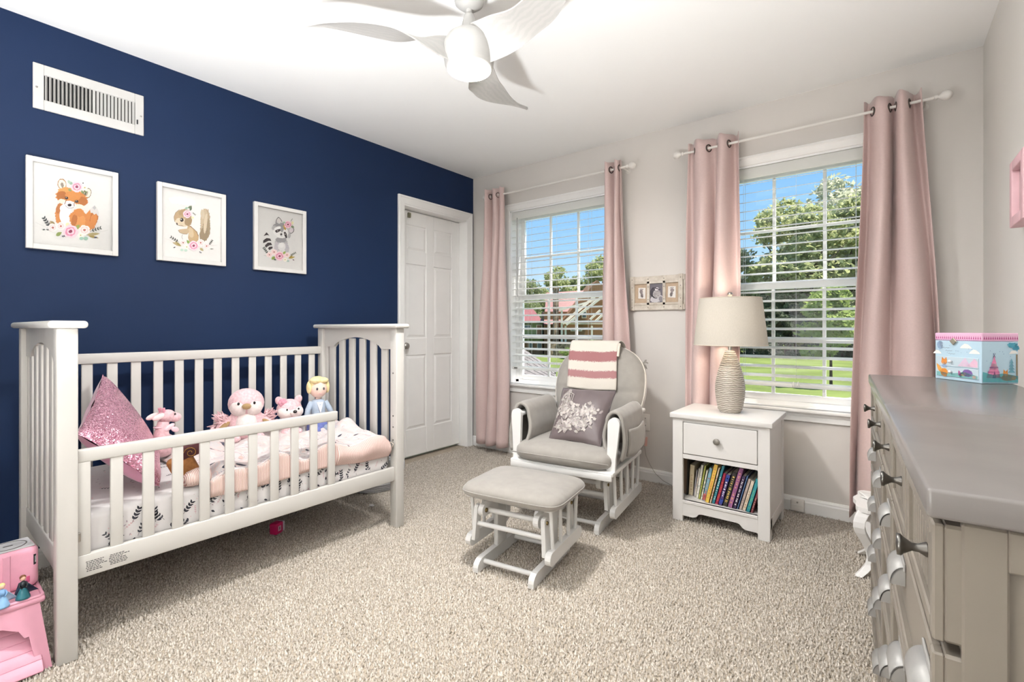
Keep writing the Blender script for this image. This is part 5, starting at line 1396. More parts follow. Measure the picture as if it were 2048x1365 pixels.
A.stroke([(300, 640), (285, 570), (310, 500), (370, 450)], 6, '#8c7b66').stroke([(330, 680), (365, 695), (400, 690), (430, 705)], 6, '#6d6055').blob(332, 668, 12, 18, '#4a403c', -20).fur(525, 610, 34, 50, T2, -15)
A.blob(405, 610, 27, 27, '#2b2222').blob(396, 600, 8, 8, '#efeae4').stroke([(375, 592), (405, 578), (432, 592)], 4, '#5c5048')
A.leaf(450, 440, 60, 16, -20, '#8fae97').leaf(500, 430, 70, 18, -30, '#6f7a5c').leaf(530, 470, 70, 18, -70, '#5d6a58').sprig(560, 490, 60, 40, '#55604f', 3, .14, .3).flower(490, 520, 66, *PINKS).blob(570, 575, 18, 16, '#e2dfb0')
A.stroke([(415, 830), (405, 870), (420, 905)], 5, '#7c7470').sprig(370, 950, 140, 212, '#42443f', 4, .12, .24).leaf(400, 1000, 150, 22, 200, '#b3a077').leaf(390, 1010, 120, 18, 222, '#a3945f').leaf(310, 1020, 40, 9, 160, '#46464e')
A.flower(425, 955, 52, *BLUSH).flower(480, 1020, 40, *IVORY).leaf(520, 970, 70, 20, 235, '#7f9a4c').blob(405, 1065, 24, 20, '#b7d0c0').blob(465, 1070, 26, 20, '#b7d0c0').flower(585, 1000, 82, *PINKS).flower(690, 955, 58, *BLUSH).flower(780, 1005, 55, *BLUSH).leaf(680, 1035, 70, 20, 40, '#b0a070').sprig(660, 1085, 40, 30, '#40405c', 3, .2, .35).sprig(810, 1000, 90, -55, '#3d423f', 4, .14, .26).leaf(830, 1050, 60, 8, 0, '#77796f')
art_frame(.809, 1.424, .325, .406, 'framed squirrel print with flowers, middle one on the navy wall', A, (310, 360), 7.587)
# --- raccoon
A = Art(73); Gy, Gd, Bk = '#b9b6b5', '#9c9a9b', '#3d3336'
A.stroke([(190, 920), (300, 960)], 4, '#d6d3cf').stroke([(905, 985), (830, 1010)], 4, '#d0cdc9')
A.poly([(245, 660), (300, 590), (350, 650), (320, 640), (285, 645)], Bk).poly([(240, 790), (240, 740), (300, 695), (365, 705), (388, 750), (340, 745), (285, 770)], Bk).poly([(285, 875), (270, 830), (320, 780), (380, 780), (402, 825), (350, 830), (310, 855)], Bk).poly([(350, 915), (325, 885), (350, 855), (405, 850), (412, 880), (380, 900)], Bk)
A.fur(565, 800, 120, 130, Gy, 0, 70).fur(490, 850, 50, 110, '#c4bfc2', 8).fur(665, 880, 45, 90, '#c0bcc0', -6).fur(575, 850, 70, 80, '#dedcda').fur(560, 730, 100, 50, Gd).fur(570, 830, 45, 45, '#e8e6e3')
A.fur(520, 470, 110, 55, Gd, -10).fur(440, 510, 50, 40, Gy, -30).fur(690, 560, 50, 90, Gy, 10).fur(715, 650, 25, 50, '#b5b2b2', 8)
A.blob(560, 590, 140, 105, '#e9e7e4', 15, .05).fur(585, 500, 35, 90, Gd, 5).fur(500, 520, 60, 30, '#f0eeec', -15)
A.stroke([(470, 430), (480, 360), (515, 315), (555, 350), (580, 400)], 12, '#5b5557').blob(525, 385, 38, 50, '#d9d4d1', -10).stroke([(770, 495), (798, 535), (790, 580), (750, 612), (725, 605)], 12, '#5b5557').blob(752, 555, 34, 42, '#d9cfd2', 30)
A.poly([(450, 565), (480, 545), (545, 528), (557, 560), (520, 585), (478, 602)], Bk).poly([(612, 590), (640, 580), (665, 620), (675, 690), (650, 702), (625, 650)], Bk).blob(500, 566, 8, 8, '#e8e4e0').blob(640, 625, 8, 8, '#e8e4e0').blob(566, 628, 20, 22, Bk).blob(560, 620, 5, 4, '#dedada').stroke([(555, 660), (575, 668), (590, 655)], 4, '#8a8486')
A.leaf(600, 470, 80, 26, 30, '#c9a75a').leaf(620, 500, 60, 20, 60, '#b8923e').flower(688, 450, 72, *PINKS).leaf(600, 400, 60, 16, 30, '#9dbb9f').leaf(740, 480, 70, 22, 20, '#7f8f70').blob(770, 420, 22, 30, '#e8e2b6').sprig(735, 390, 50, -50, '#6b756a', 3, .14, .3)
A.sprig(330, 990, 130, 235, '#3d4a42', 4, .14, .28).stroke([(250, 1010), (320, 1030)], 4, '#9aa59a').flower(350, 1000, 55, *BLUSH).flower(435, 950, 56, *BLUSH).leaf(390, 1085, 90, 28, -40, '#8fa354').leaf(430, 1080, 50, 14, 20, '#4d5a48').flower(535, 1025, 88, *PINKS).leaf(600, 990, 70, 24, -50, '#9ab05c').flower(670, 1005, 52, *BLUSH).flower(635, 1090, 38, *IVORY).leaf(700, 1060, 120, 20, -10, '#b9a24e').leaf(700, 1070, 100, 14, -40, '#a58d3c').blob(690, 1115, 22, 16, '#a9c6bd').sprig(720, 1020, 110, -28, '#4a5548', 4, .12, .25).leaf(770, 1085, 40, 10, 30, '#6b4a58')
art_frame(1.288, 1.422, .324, .406, 'framed raccoon print with flowers, nearest the door', A, (500, 400), 9.1)

# ---------------------------------------------------------------- return air vent
vt = thing('wall_vent', (0.0005, .556, 2.048), label='white metal air vent high on the navy wall', cat='vent')
VENT = mat('vent_white_enamel', '#c6c4c1', .4, ns=10, na=.015)
hw, hh, fy, fz = .200, .202, .036, .046
for a, c in (((0, -hw, 0), (.008, -hw + fy, hh)), ((0, hw - fy, 0), (.008, hw, hh)), ((0, -hw + fy, 0), (.008, hw - fy, fz)), ((0, -hw + fy, hh - fz), (.008, hw - fy, hh))):
    MB().span(a, c, .002, 1).build('face_frame', VENT, vt)
MB().span((.0002, -hw + fy - .002, fz - .002), (.0012, hw - fy + .002, hh - fz + .002)).build('duct_shadow', mat('dark_duct', '#1c1b1b', .9, ns=40, na=.2), vt)
nl = 24
for k in range(nl):
    y = -hw + fy + (2 * (hw - fy)) * (k + .5) / nl
    ang = 38 if k < nl // 2 else -38
    MB().box((.006, y, hh / 2), (.0115, .0016, hh - 2 * fz + .004), RZ(math.radians(-ang))).build('louver', VENT, vt)
for s in (-1, 1): MB().lathe([(.004, .008), (.004, .0095), (0, .010)], 12, (0, s * (hw - .012), hh / 2 - .006), 'X').build('screw', CHROME, vt)
MB().span((.008, hw - fy + .006, .050), (.014, hw - fy + .011, .072), .001, 1).build('damper_lever', BLACK, vt)
# ---------------------------------------------------------------- bit of a pale wall ornament at the frame edge
wo = thing('wall_ornament', (0.0005, .205, 1.777), label='pale aqua petal shaped wall ornament at the left edge', cat='ornament')
mb = MB(); mb.ell((.008, 0, 0), (.007, .050, .024), RX(math.radians(-8)))
mb.build('petal', mat('pale_aqua_resin', '#dfeeee', .5, ns=12, na=.03), wo)

# ================================================================ CEILING FAN
FX_, FY_ = 1.630, 1.428
FANW = mat('fan_white_lacquer', '#aeaca9', .38, ns=10, na=.015)
FANB = wave_mat('fan_blade_grained', '#aba9a6', '#b1aeab', 14, 'Y', .4, .10, 6.0, (.3, .7), dscale=1.2, spec=.5)
fan = thing('ceiling_fan', (FX_, FY_, CEIL), label='white three blade ceiling fan with round lit lamp', cat='ceiling fan')
MB().lathe([(0, -.0005), (.062, -.0005), (.064, -.012), (.058, -.040), (.030, -.062), (.014, -.066), (0, -.066)], 32).build('canopy', FANW, fan)
MB().cyl((0, 0, -.06), (0, 0, -.095), .0125, n=18).build('downrod', FANW, fan)
MB().lathe([(0, -.084), (.018, -.085), (.021, -.092), (.030, -.130), (.042, -.160), (.046, -.168), (0, -.168)], 32).build('neck_cover', FANW, fan)
# motor body: lower drum flaring into the blade roots
MB().lathe([(0, -.160), (.046, -.162), (.070, -.170), (.090, -.186), (.102, -.208), (.105, -.232), (.104, -.262), (.099, -.290), (.094, -.305), (.086, -.308), (0, -.308)], 48).build('motor_body', FANW, fan)
def fan_glow():
    m = bpy.data.materials.new('lit_fan_diffuser'); m.use_nodes = True
    n = m.node_tree.nodes; l = m.node_tree.links; n.remove(n['Principled BSDF'])
    em = n.new('ShaderNodeEmission'); em.inputs[1].default_value = 9.0
    lw = n.new('ShaderNodeTexNoise'); lw.inputs['Scale'].default_value = 2
    cr = n.new('ShaderNodeValToRGB'); cr.color_ramp.elements[0].color = (1, .93, .80, 1); cr.color_ramp.elements[1].color = (1, .95, .84, 1)
    l.new(lw.outputs['Fac'], cr.inputs[0]); l.new(cr.outputs[0], em.inputs[0]); l.new(em.outputs[0], n['Material Output'].inputs[0])
    return m
MB().lathe([(.0890, -.3082), (.0890, -.313), (.084, -.3165), (.060, -.318), (.030, -.3185), (0, -.319)], 48).build('light_diffuser', fan_glow(), fan)
def blade(ang):
    mb = MB(); nr, nc = 40, 14; R1 = .665
    def prof(t):
        # t 0 root .. 1 tip : chord, twist, height, sweep
        ch = .150 * (1 - smooth01(t / .4)) + .138 * smooth01(t / .4)
        ch *= (1 - smooth01((t - .45) / .56) * .96)
        tw = math.radians(62) * (1 - smooth01((t - .02) / .40)) + math.radians(11) * smooth01((t - .02) / .40)
        z = -.232 - .014 * math.sin(PI * min(1, t * 1.2)) + .042 * t
        sw = .075 * math.sin(PI * t * .85) - .060 * t * t
        return ch, tw, z, sw
    def f(u, v, th):
        t = u; r = .060 + (R1 - .060) * t; ch, tw, z, sw = prof(t)
        c = (v - .5) * ch
        y = sw + c * math.cos(tw); zz = z - c * math.sin(tw) + th
        zz += .010 * (1 - (2 * v - 1) ** 2) * (1 if th >= 0 else .3)
        return (r, y, zz)
    mb.grid(lambda u, v: f(u, v, .003), nr, nc); mb.grid(lambda u, v: f(u, v, -.003), nr, nc)
    # close the rim
    for fix in (0, 1):
        mb.grid(lambda u, v: f(u, fix, .003 - .006 * v), nr, 1)
    mb.grid(lambda u, v: f(1, u, .003 - .006 * v), nc, 1)
    return mb.build('blade', FANB, fan, rot=(0, 0, ang))
for k in range(3): blade(math.radians(227.4 + 120 * k))
fa = bpy.data.lights.new('fan_panel_light', 'AREA'); fa.shape = 'DISK'; fa.size = .165; fa.energy = FAN_POWER; fa.color = (1.0, .985, .965); fa.spread = PI
fo = bpy.data.objects.new('fan_panel_light', fa); COL.objects.link(fo); fo.parent = fan; fo.location = (0, 0, -.322)

# ================================================================ WALL BITS BY THE WINDOWS
# weathered triple photo frame
tf = thing('photo_frame', (1.727, W - .0005, 1.198), label='weathered white wood frame with three baby pictures between the windows', cat='picture frame')
WOODF = mat('weathered_white_wood', '#d6cec3', .8, ns=30, na=.05, bump=.3, bs=60, col2='#c4b9ab')
hw, hh, dp = .196, .236, .020
for a, c in (((-hw, -dp, hh - .036), (hw, 0, hh)), ((-hw, -dp, 0), (hw, 0, .036))): MB().span(a, c, .002, 1).build('frame_board', WOODF, tf)
for a, c in (((-hw + .010, -dp - .005, -.003), (-hw + .040, -.001, hh + .003)), ((hw - .042, -dp - .005, -.003), (hw - .012, -.001, hh + .003)), ((-.066, -dp - .002, .03), (-.046, -.001, hh - .03)), ((.046, -dp - .002, .03), (.066, -.001, hh - .03)),
             ((-hw - .002, -dp + .004, .0), (-hw + .008, -.001, hh)), ((hw - .010, -dp + .004, .0), (hw + .002, -.001, hh))): MB().span(a, c, .002, 1).build('frame_board', WOODF, tf)
for a, c in (((-hw + .04, -dp - .002, .036), (hw - .04, -.004, .052)), ((-hw + .04, -dp - .002, hh - .052), (hw - .04, -.004, hh - .036))): MB().span(a, c, .001, 1).build('frame_board', WOODF, tf)
MB().span((-hw + .03, -.012, .03), (hw - .03, -.008, hh - .03)).build('backing', mat('kraft_mount', '#b9a38c', .85, ns=50, na=.06), tf)
for xm in (-hw + .024, hw - .026, -.056, .056):
    for z in (.02, hh - .02, .075, hh - .075): MB().lathe([(.003, 0), (.003, -.001), (0, -.0016)], 8, (xm, -dp - .005 if abs(xm) > .1 else -dp - .002, z), 'Y').build('nail_head', STEEL, tf)
art = Art(90)
for cx_, fl_ in ((-.106, 1), (.106, -1)):
    art.poly([(cx_ - .026, .085), (cx_ + .026, .080), (cx_ + .028, .158), (cx_ - .024, .160)], '#e6e1dc')
    art.blob(cx_ + fl_ * .002, .106, .010, .017, '#8b8080', fl_ * 12, .2).blob(cx_ - fl_ * .004, .132, .013, .014, '#8b8080', 0, .2)
    for k in range(5): art.blob(cx_ - fl_ * .012 + fl_ * k * .0055, .149 + .002 * math.sin(k), .0026, .0032, '#8b8080', 0, .2, 8)
art.poly([(-.046, .052), (.046, .052), (.046, .184), (-.046, .184)], '#6f6a72')
art.blob(0, .08, .044, .028, '#c9c5c8', 10, .06).blob(-.01, .12, .036, .040, '#3c3740', 20, .08).blob(.002, .112, .028, .028, '#b9b3b4', 10, .05).blob(.004, .146, .016, .010, '#e3dfe0', 0, .15).stroke([(-.034, .132), (-.010, .152), (.030, .140)], .007, '#4a444c').stroke([(-.008, .112), (.0, .109), (.006, .111)], .002, '#5a5254').blob(.012, .100, .006, .003, '#8f888a').blob(.032, .075, .014, .020, '#8b868c', 20, .1)
art.build('baby_pictures', lambda a, b, h: (a, -.0125 - h * .1, b), tf, step=.000003)
# wall outlet with a charger cord
ot = thing('wall_outlet', (1.640, W - .0005, .352), label='white duplex wall outlet right of the glider chair', cat='outlet')
PLAST = mat('outlet_white_plastic', '#e9e5df', .4, ns=12, na=.01)
MB().span((-.036, -.006, 0), (.036, 0, .118), .003).build('cover_plate', PLAST, ot)
for z in (.034, .084):
    r_ = MB().span((-.016, -.0085, z - .017), (.016, -.005, z + .017), .004).build('receptacle', PLAST, ot)
    MB().span((-.008, -.0092, z - .002), (-.005, -.008, z + .009)).span((.005, -.0092, z - .002), (.008, -.008, z + .007)).build('slot', BLACK, r_)
cd = thing('power_cord', (1.655, W - .02, .28), label='thin grey cord with a pink tag hanging below the outlet', cat='cord')
q0 = on_y(1289, 893, W - .02); pts = [on_y(1287, 870, W - .02), q0, on_y(1292, 912, W - .02), on_y(1300, 930, W - .022), on_y(1311, 948, W - .024), on_y(1326, 962, W - .03), on_y(1344, 972, W - .03)]
MB().tube([p - cd.location for p in pts], .0016, 6).build('cable', mat('grey_cable', '#9a948c', .6, ns=30, na=.05), cd)
a_, b_ = on_y(1282, 874, W - .02) - cd.location, on_y(1294, 893, W - .02) - cd.location
mb = MB(); mb.prism([(a_.x, a_.z), (b_.x + .004, a_.z + .004), (b_.x, b_.z), (a_.x + .018, b_.z)], lambda p, q, t: (p, t, q), -.002, .002); mb.build('pink_tag', mat('pink_tag_card', '#e6b8ad', .7, ns=20, na=.04), cd)
# white plug-in box on the baseboard
pb = thing('baseboard_box', (2.572, W - .0155, .010), label='small white plastic box fixed to the baseboard beside the nightstand', cat='cover box')
MB().span((-.035, -.020, 0), (.035, -.0005, .072), .007, 3).build('housing', PLAST, pb)
MB().span((-.030, -.0225, .034), (.030, -.018, .039), .001, 1).build('lip', PLAST, pb)
MB().lathe([(.005, 0), (.005, -.002), (0, -.0025)], 12, (0, -.0205, .055), 'Y').build('screw', CHROME, pb)
# ================================================================ ADDED FILL UPLIGHTER, UNSEEN BEHIND THE CAMERA (made up to brighten the ceiling)
tl_ = thing('fill_uplighter', (1.95, -.22, 0), label='added fill light in a squat white drum, unseen behind the camera', cat='lamp')
MB().lathe([(0, .002), (.150, .002), (.155, .010), (.155, .030), (.140, .040), (0, .040)], 40).build('base', WHITE, tl_)
MB().lathe([(.135, .038), (.165, .060), (.172, .30), (.172, .400), (.168, .402), (.166, .395), (.160, .08), (0, .075)], 44).build('drum_shade', WHITE, tl_)
MB().ell((0, 0, .22), (.035, .035, .05)).build('bulb', mat('fill_uplighter_bulb', '#fff6ea', .4, emit='#fff6ec', es=8.0, ns=10, na=.01), tl_)
ul = bpy.data.lights.new('fill_uplighter_light', 'AREA'); ul.shape = 'DISK'; ul.size = .31; ul.energy = FILL_UPLIGHT_POWER; ul.color = (.965, .985, 1.0); ul.spread = math.radians(130)
uo = bpy.data.objects.new('fill_uplighter_light', ul); COL.objects.link(uo); uo.parent = tl_; uo.location = (0, 0, .385); uo.rotation_euler = (PI, 0, 0)
# ================================================================ FLOOR THINGS
# grey rope basket behind the crib foot
bk = thing('rope_basket', (.245, 1.965, 0.004), label='round grey rope basket on the floor behind the crib', cat='basket')
ROPE = mat('grey_cotton_rope', '#c3c4c8', .9, ns=120, na=.12, bump=.5, bs=200)
for k in range(9):
    r = .150 + .012 * math.sin(k / 8 * PI) + .006 * k
    MB().tube([(r * math.cos(2 * PI * i / 40), r * math.sin(2 * PI * i / 40), .010 + k * .0165) for i in range(40)], .0095, 8, closed=True).build('rope_coil', ROPE, bk)
MB().lathe([(0, .004), (.150, .004), (.150, .010), (0, .010)], 32).build('basket_floor', ROPE, bk)
# fuchsia toy block with a white side
tb = thing('toy_block', (.470, 1.205, .004), math.radians(24), label='small fuchsia plastic toy cube on the carpet under the crib', cat='toy')
FU = mat('fuchsia_plastic', '#c2185b', .35, ns=20, na=.05)
MB().span((-.022, -.030, 0), (.022, .022, .056), .006, 3).build('cube_body', FU, tb)
MB().span((-.020, .022, .003), (.020, .036, .053), .004, 2).build('white_half', mat('speckled_white_plastic', '#e4e0e8', .5, ns=160, na=.2), tb)
MB().span((.0215, -.017, .016), (.0232, .004, .042), .001, 1).build('picture_square', mat('pale_pink_sticker', '#e3b9c9', .5, ns=20, na=.05), tb)
mb = MB(); mb.span((.0231, -.010, .022), (.0238, -.004, .037), .0003, 1).build('sticker_figure', mat('dark_sticker_ink', '#4a3a48', .5, ns=20, na=.1), tb)
# paper scraps
for k, (p, lab) in enumerate((((743, 1012), 'tiny crumpled white paper scrap on the carpet by the crib leg'), ((743, 692), None))):
    if lab is None: continue
    c = on_z(p[0], p[1], .012)
    s = thing('paper_scrap', (c.x, c.y, .008), .4, label=lab, cat='scrap')
    mb = MB(); mb.ell((0, 0, .006), (.016, .010, .006), fn=lambda d: 1 + .35 * math.sin(7 * d.x + 5 * d.y) * math.cos(6 * d.z)); mb.build('crumple', mat('scrap_paper', '#eceaea', .8, ns=60, na=.04), s)

# ---------------------------------------------------------------- pink step stool at the lower left
SPX, SPY = .748, .078
ps = thing('step_stool', (SPX, SPY, 0), label='pink plastic step stool left of the crib', cat='stool')
PPL = mat('pink_moulded_plastic', '#e5a7bb', .42, ns=20, na=.03, bump=.05, bs=220)
# local: y along the long side, x towards the room
LW, LD, LH = .205, .120, .225      # half length, half depth, height
mb = MB(); mb.span((-LD, -LW, LH - .022), (LD, LW, LH), .010, 3); mb.build('top', PPL, ps)
mb = MB(); mb.tube([(LD - .006, -LW + .012, LH + .001), (LD - .006, LW - .014, LH + .001), (LD - .012, LW - .007, LH + .001), (-LD + .01, LW - .006, LH + .001)], .005, 8); mb.build('rim', PPL, ps)
for sx in (-1, 1):
    # arched side frame: two splayed legs joined by an arch
    y0_, y1_ = -LW + .01, LW - .01; pts = [(y0_ - .020, .003), (y0_ + .004, LH - .02), (y1_ - .004, LH - .02), (y1_ + .020, .003), (y1_ - .012, .003), (y1_ - .030, .115)]
    for k in range(9): q = k / 8 * PI; pts.append((0 + (y1_ - .040) * math.cos(q), .115 + .062 * math.sin(q)))
    pts += [(y0_ + .030, .115), (y0_ + .012, .003)]
    mb = MB(); mb.prism(pts, lambda a, b, t, sx=sx: (sx * (LD - .016 + (.16 * (LH - b) if sx > 0 else .10 * (LH - b))) + t, a, b), -.007, .007); mb.build('leg_frame', PPL, ps)
for k in range(6):
    z = .158 - k * .027; x = LD - .075 + k * .022
    MB().box((x, 0, z), (.036, 2 * LW - .024, .010), RY(math.radians(50)), .003, 2).build('step_slat', PPL, ps)
# speaker cube
SKX, SKY, SKH = .715, .213, LH + .0008
sk = thing('toy_speaker', (SKX, SKY, SKH), math.radians(3), label='pink padded speaker cube with grey top on the step stool', cat='speaker')
PFB = mat('pink_speaker_fabric', '#eaa9bd', .85, ns=60, na=.03, bump=.2, bs=500, sheen=.3)
MB().box((0, 0, .066), (.118, .128, .132), None, .018, 4).build('body', PFB, sk)
MB().box((0, 0, .1325), (.100, .110, .004), None, .0015, 1).build('top_plate', mat('grey_rubber_top', '#b9b8ba', .6, ns=40, na=.03), sk)
MB().tube([(.040 * math.cos(2 * PI * k / 40), .043 * math.sin(2 * PI * k / 40), .1352) for k in range(40)], .0009, 6, closed=True).build('ring_mark', STEEL, sk)
MB().box((0, 0, .1348), (.006, .022, .0008)).build('centre_mark', STEEL, sk)
MB().box((.0597, -.012, .062), (.004, .018, .118), None, .0015, 1).build('strap', PPL, sk)
lbl = MB().box((.0555, .0545, .088), (.002, .011, .034), RZ(math.radians(38)), .0005, 1).build('woven_label', BLACK, sk)
me = text_mesh('tonies', .0085); o = link('label_lettering', me, mat('white_thread', '#e8e8e8', .7, ns=60, na=.05), lbl, (.0565, .0553, .088)); o.rotation_euler = Euler((PI / 2, PI / 2, math.radians(90 + 38)), 'XYZ')
MB().box((.0585, .040, .030), (.002, .016, .020), RZ(math.radians(25)), .006, 2).build('button_mark', mat('dark_pink_rubber', '#c9557e', .5, ns=30, na=.05), sk)
# little figurines standing on the stool edge
def figurine(x, y, label, hair, top_, skirt, cape):
    f = thing('toy_figurine', (x, y, LH + .006), math.radians(8), label=label, cat='figurine', group='toy figurines on the pink stool')
    MB().lathe([(0, 0), (.017, 0), (.0165, .006), (.011, .022), (.0062, .036), (.0075, .044), (.0070, .050), (.003, .053), (0, .0535)], 18).build('gown', mat('fig_' + skirt[1:], skirt, .4, ns=30, na=.12), f)
    MB().lathe([(.0072, .034), (.0078, .044), (.0072, .0505), (.003, .0535), (0, .0538)], 16).build('bodice', mat('fig_' + top_[1:], top_, .4, ns=30, na=.1), f)
    mb = MB(); mb.ell((0, 0, .0625), (.0068, .0066, .0078), nu=14, nv=10); mb.build('head', mat('fig_skin', '#e8bfa4', .5, ns=20, na=.02), f)
    mb = MB(); mb.ell((-.002, 0, .0650), (.0074, .0076, .0072), nu=14, nv=10); mb.ell((-.006, 0, .060), (.0045, .006, .007), nu=12, nv=8); mb.build('hair', mat('fig_hair_' + hair[1:], hair, .5, ns=60, na=.15), f)
    for s in (-1, 1): MB().tube([(0, s * .007, .049), (.004, s * .0095, .040), (.009, s * .004, .033)], [.0026, .0022, .002], 8).build('arm', mat('fig_' + top_[1:], top_, .4), f)
    mb = MB(); mb.grid(lambda u, v: (-.009 - .012 * v + .004 * math.sin(6 * u), (u - .5) * (.014 + .044 * v) + .012 * v, .048 - .044 * v), 10, 8); o = mb.build('cape', mat('fig_' + cape[1:], cape, .4, ns=30, na=.15), f); solid(o, .0015, 0)
p1 = on_z(46, 1198, LH + .005); p2 = on_z(4, 1216, LH + .005)
figurine(p1.x, p1.y, 'toy figurine with brown hair in a dark green gown on the pink stool', '#7a4a2c', '#20272e', '#2a6c78', '#243a52')
figurine(p2.x, p2.y, 'toy figurine with blonde hair in a light blue gown at the picture edge', '#e3d08a', '#7fa9d6', '#8fbce3', '#b9d3ea')
# ================================================================ OUTSIDE THE WINDOWS
GZ = -2.30
GRASS = mat('lawn_grass', '#66733f', .95, ns=.35, na=.18, bump=.5, bs=6, spec=.1, col2='#5c6a39', detail=8)
tag(MB().span((-160, W + 3.5, GZ - .3), (120, 260, GZ)).build('lawn', GRASS), 'wide sunny green lawn outside the windows', 'lawn', kind='structure')
def ext(p, depth): v = at_depth(p, HORIZ, depth); return Vector((v.x, v.y, GZ))
# trees -------------------------------------------------------------------
LEAFM = {}
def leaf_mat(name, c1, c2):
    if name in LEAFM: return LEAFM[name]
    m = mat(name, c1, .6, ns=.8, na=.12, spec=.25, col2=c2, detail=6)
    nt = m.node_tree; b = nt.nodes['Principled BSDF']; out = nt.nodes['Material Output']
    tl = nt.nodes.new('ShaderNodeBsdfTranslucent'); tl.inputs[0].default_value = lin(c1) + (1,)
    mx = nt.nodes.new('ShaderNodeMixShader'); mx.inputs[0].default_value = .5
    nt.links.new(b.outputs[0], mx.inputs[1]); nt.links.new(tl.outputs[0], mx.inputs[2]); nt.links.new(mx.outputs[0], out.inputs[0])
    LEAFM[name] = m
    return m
def crown_mesh(seed, h, rx, base, clumps, leaves, size, tall=1.0):
    rs = np.random.RandomState(seed); V_ = []
    pts = []
    for c in range(clumps):
        t = rs.uniform(0, 1); z = base + (h - base) * t
        r = rx * math.sqrt(max(.05, 1 - (2 * t - .9) ** 2 * .85)) * rs.uniform(.25, .95); a = rs.uniform(0, 2 * PI)
        cx, cy = r * math.cos(a), r * math.sin(a); cr_ = rx * rs.uniform(.22, .42)
        n = leaves // clumps
        d = rs.normal(0, 1, (n, 3)); d /= np.linalg.norm(d, axis=1)[:, None]; rad = cr_ * rs.uniform(.55, 1.0, (n, 1))
        p = d * rad * np.array([1, 1, .75]) + np.array([cx, cy, z]); pts.append(p)
    p = np.concatenate(pts); n = len(p)
    u = rs.normal(0, 1, (n, 3)); u /= np.linalg.norm(u, axis=1)[:, None]
    w = rs.normal(0, 1, (n, 3)); w -= u * (w * u).sum(1)[:, None]; w /= np.linalg.norm(w, axis=1)[:, None]
    s = size * rs.uniform(.6, 1.3, (n, 1))
    v = np.stack([p - u * s, p + w * s * .5, p + u * s, p - w * s * .5], 1).reshape(-1, 3)
    me = bpy.data.meshes.new('foliage'); me.from_pydata(v.tolist(), [], [(4 * i, 4 * i + 1, 4 * i + 2, 4 * i + 3) for i in range(n)])
    return me
BARK = mat('tree_bark', '#5b4a3c', .9, ns=12, na=.2, bump=.4, bs=20)
def trunk_mesh(seed, h, r):
    rg = random.Random(seed); mb = MB()
    mb.tube([(0, 0, -.1), (rg.uniform(-.1, .1) * r, 0, h * .3), (rg.uniform(-.6, .6) * r, rg.uniform(-.6, .6) * r, h * .6), (0, 0, h * .9)], [r, r * .8, r * .5, r * .15], 8)
    for k in range(6):
        a = rg.uniform(0, 6.3); z = h * rg.uniform(.35, .7); L_ = h * rg.uniform(.18, .3)
        mb.tube([(0, 0, z), (math.cos(a) * L_ * .5, math.sin(a) * L_ * .5, z + L_ * .35), (math.cos(a) * L_, math.sin(a) * L_, z + L_ * .8)], [r * .35, r * .25, r * .06], 6)
    return mb.mesh('trunk')
CM = [crown_mesh(1, 20, 5.6, 3.0, 46, 9000, .34), crown_mesh(2, 17, 5.0, 2.0, 40, 8000, .34), crown_mesh(3, 13, 4.2, .6, 36, 7000, .32), crown_mesh(4, 5.3, 1.55, 1.55, 40, 5200, .15), crown_mesh(5, 1.6, 1.2, .1, 20, 1600, .10)]
TMs = [trunk_mesh(1, 18, .42), trunk_mesh(2, 15, .36), trunk_mesh(3, 11, .3), trunk_mesh(4, 4.6, .085), trunk_mesh(5, .8, .04)]
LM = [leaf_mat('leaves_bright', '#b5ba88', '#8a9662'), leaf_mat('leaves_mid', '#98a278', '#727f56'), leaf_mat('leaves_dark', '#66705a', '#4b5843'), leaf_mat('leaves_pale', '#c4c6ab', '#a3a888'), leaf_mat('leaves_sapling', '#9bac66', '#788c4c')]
seen = {}
def tree(p, depth, ci, li, sc, rz, label, group=None, name='broadleaf_tree', zs=1.0):
    t = thing(name, ext(p, depth), rz, label, 'tree', group)
    t.scale = (sc, sc, sc * zs)
    key = (ci, li)
    if key not in seen:
        me = CM[ci].copy(); me.materials.clear(); me.materials.append(LM[li]); seen[key] = me
    link('foliage', seen[key], None, t)
    if len(TMs[ci].materials) == 0: TMs[ci].materials.append(BARK)
    link('trunk', TMs[ci], None, t)
    return t
# right window: woodland edge beyond the lawn
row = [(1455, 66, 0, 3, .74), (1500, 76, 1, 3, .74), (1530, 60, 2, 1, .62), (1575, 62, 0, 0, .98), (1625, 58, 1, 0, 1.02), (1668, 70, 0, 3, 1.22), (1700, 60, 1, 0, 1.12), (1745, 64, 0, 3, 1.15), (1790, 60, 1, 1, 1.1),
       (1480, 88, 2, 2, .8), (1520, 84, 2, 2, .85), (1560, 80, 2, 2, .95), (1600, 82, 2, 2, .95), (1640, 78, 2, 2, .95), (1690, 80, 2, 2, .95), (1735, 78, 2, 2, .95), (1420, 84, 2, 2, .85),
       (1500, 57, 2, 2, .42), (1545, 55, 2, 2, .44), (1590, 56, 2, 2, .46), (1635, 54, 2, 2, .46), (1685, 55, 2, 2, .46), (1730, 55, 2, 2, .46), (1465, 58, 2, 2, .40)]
for k, (p, d, ci, li, s) in enumerate(row):
    if k < 9: lab = 'tall leafy tree of the woodland edge beyond the lawn'
    elif k < 17: lab = 'dark tree deep in the woodland behind the lawn'
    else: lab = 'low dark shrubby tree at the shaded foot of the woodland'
    tree(p, d, ci, li, s, k * 1.3, lab, ('tall woodland edge trees' if k < 9 else 'dark trees deep in the wood' if k < 17 else 'shrubby trees at the wood foot'))
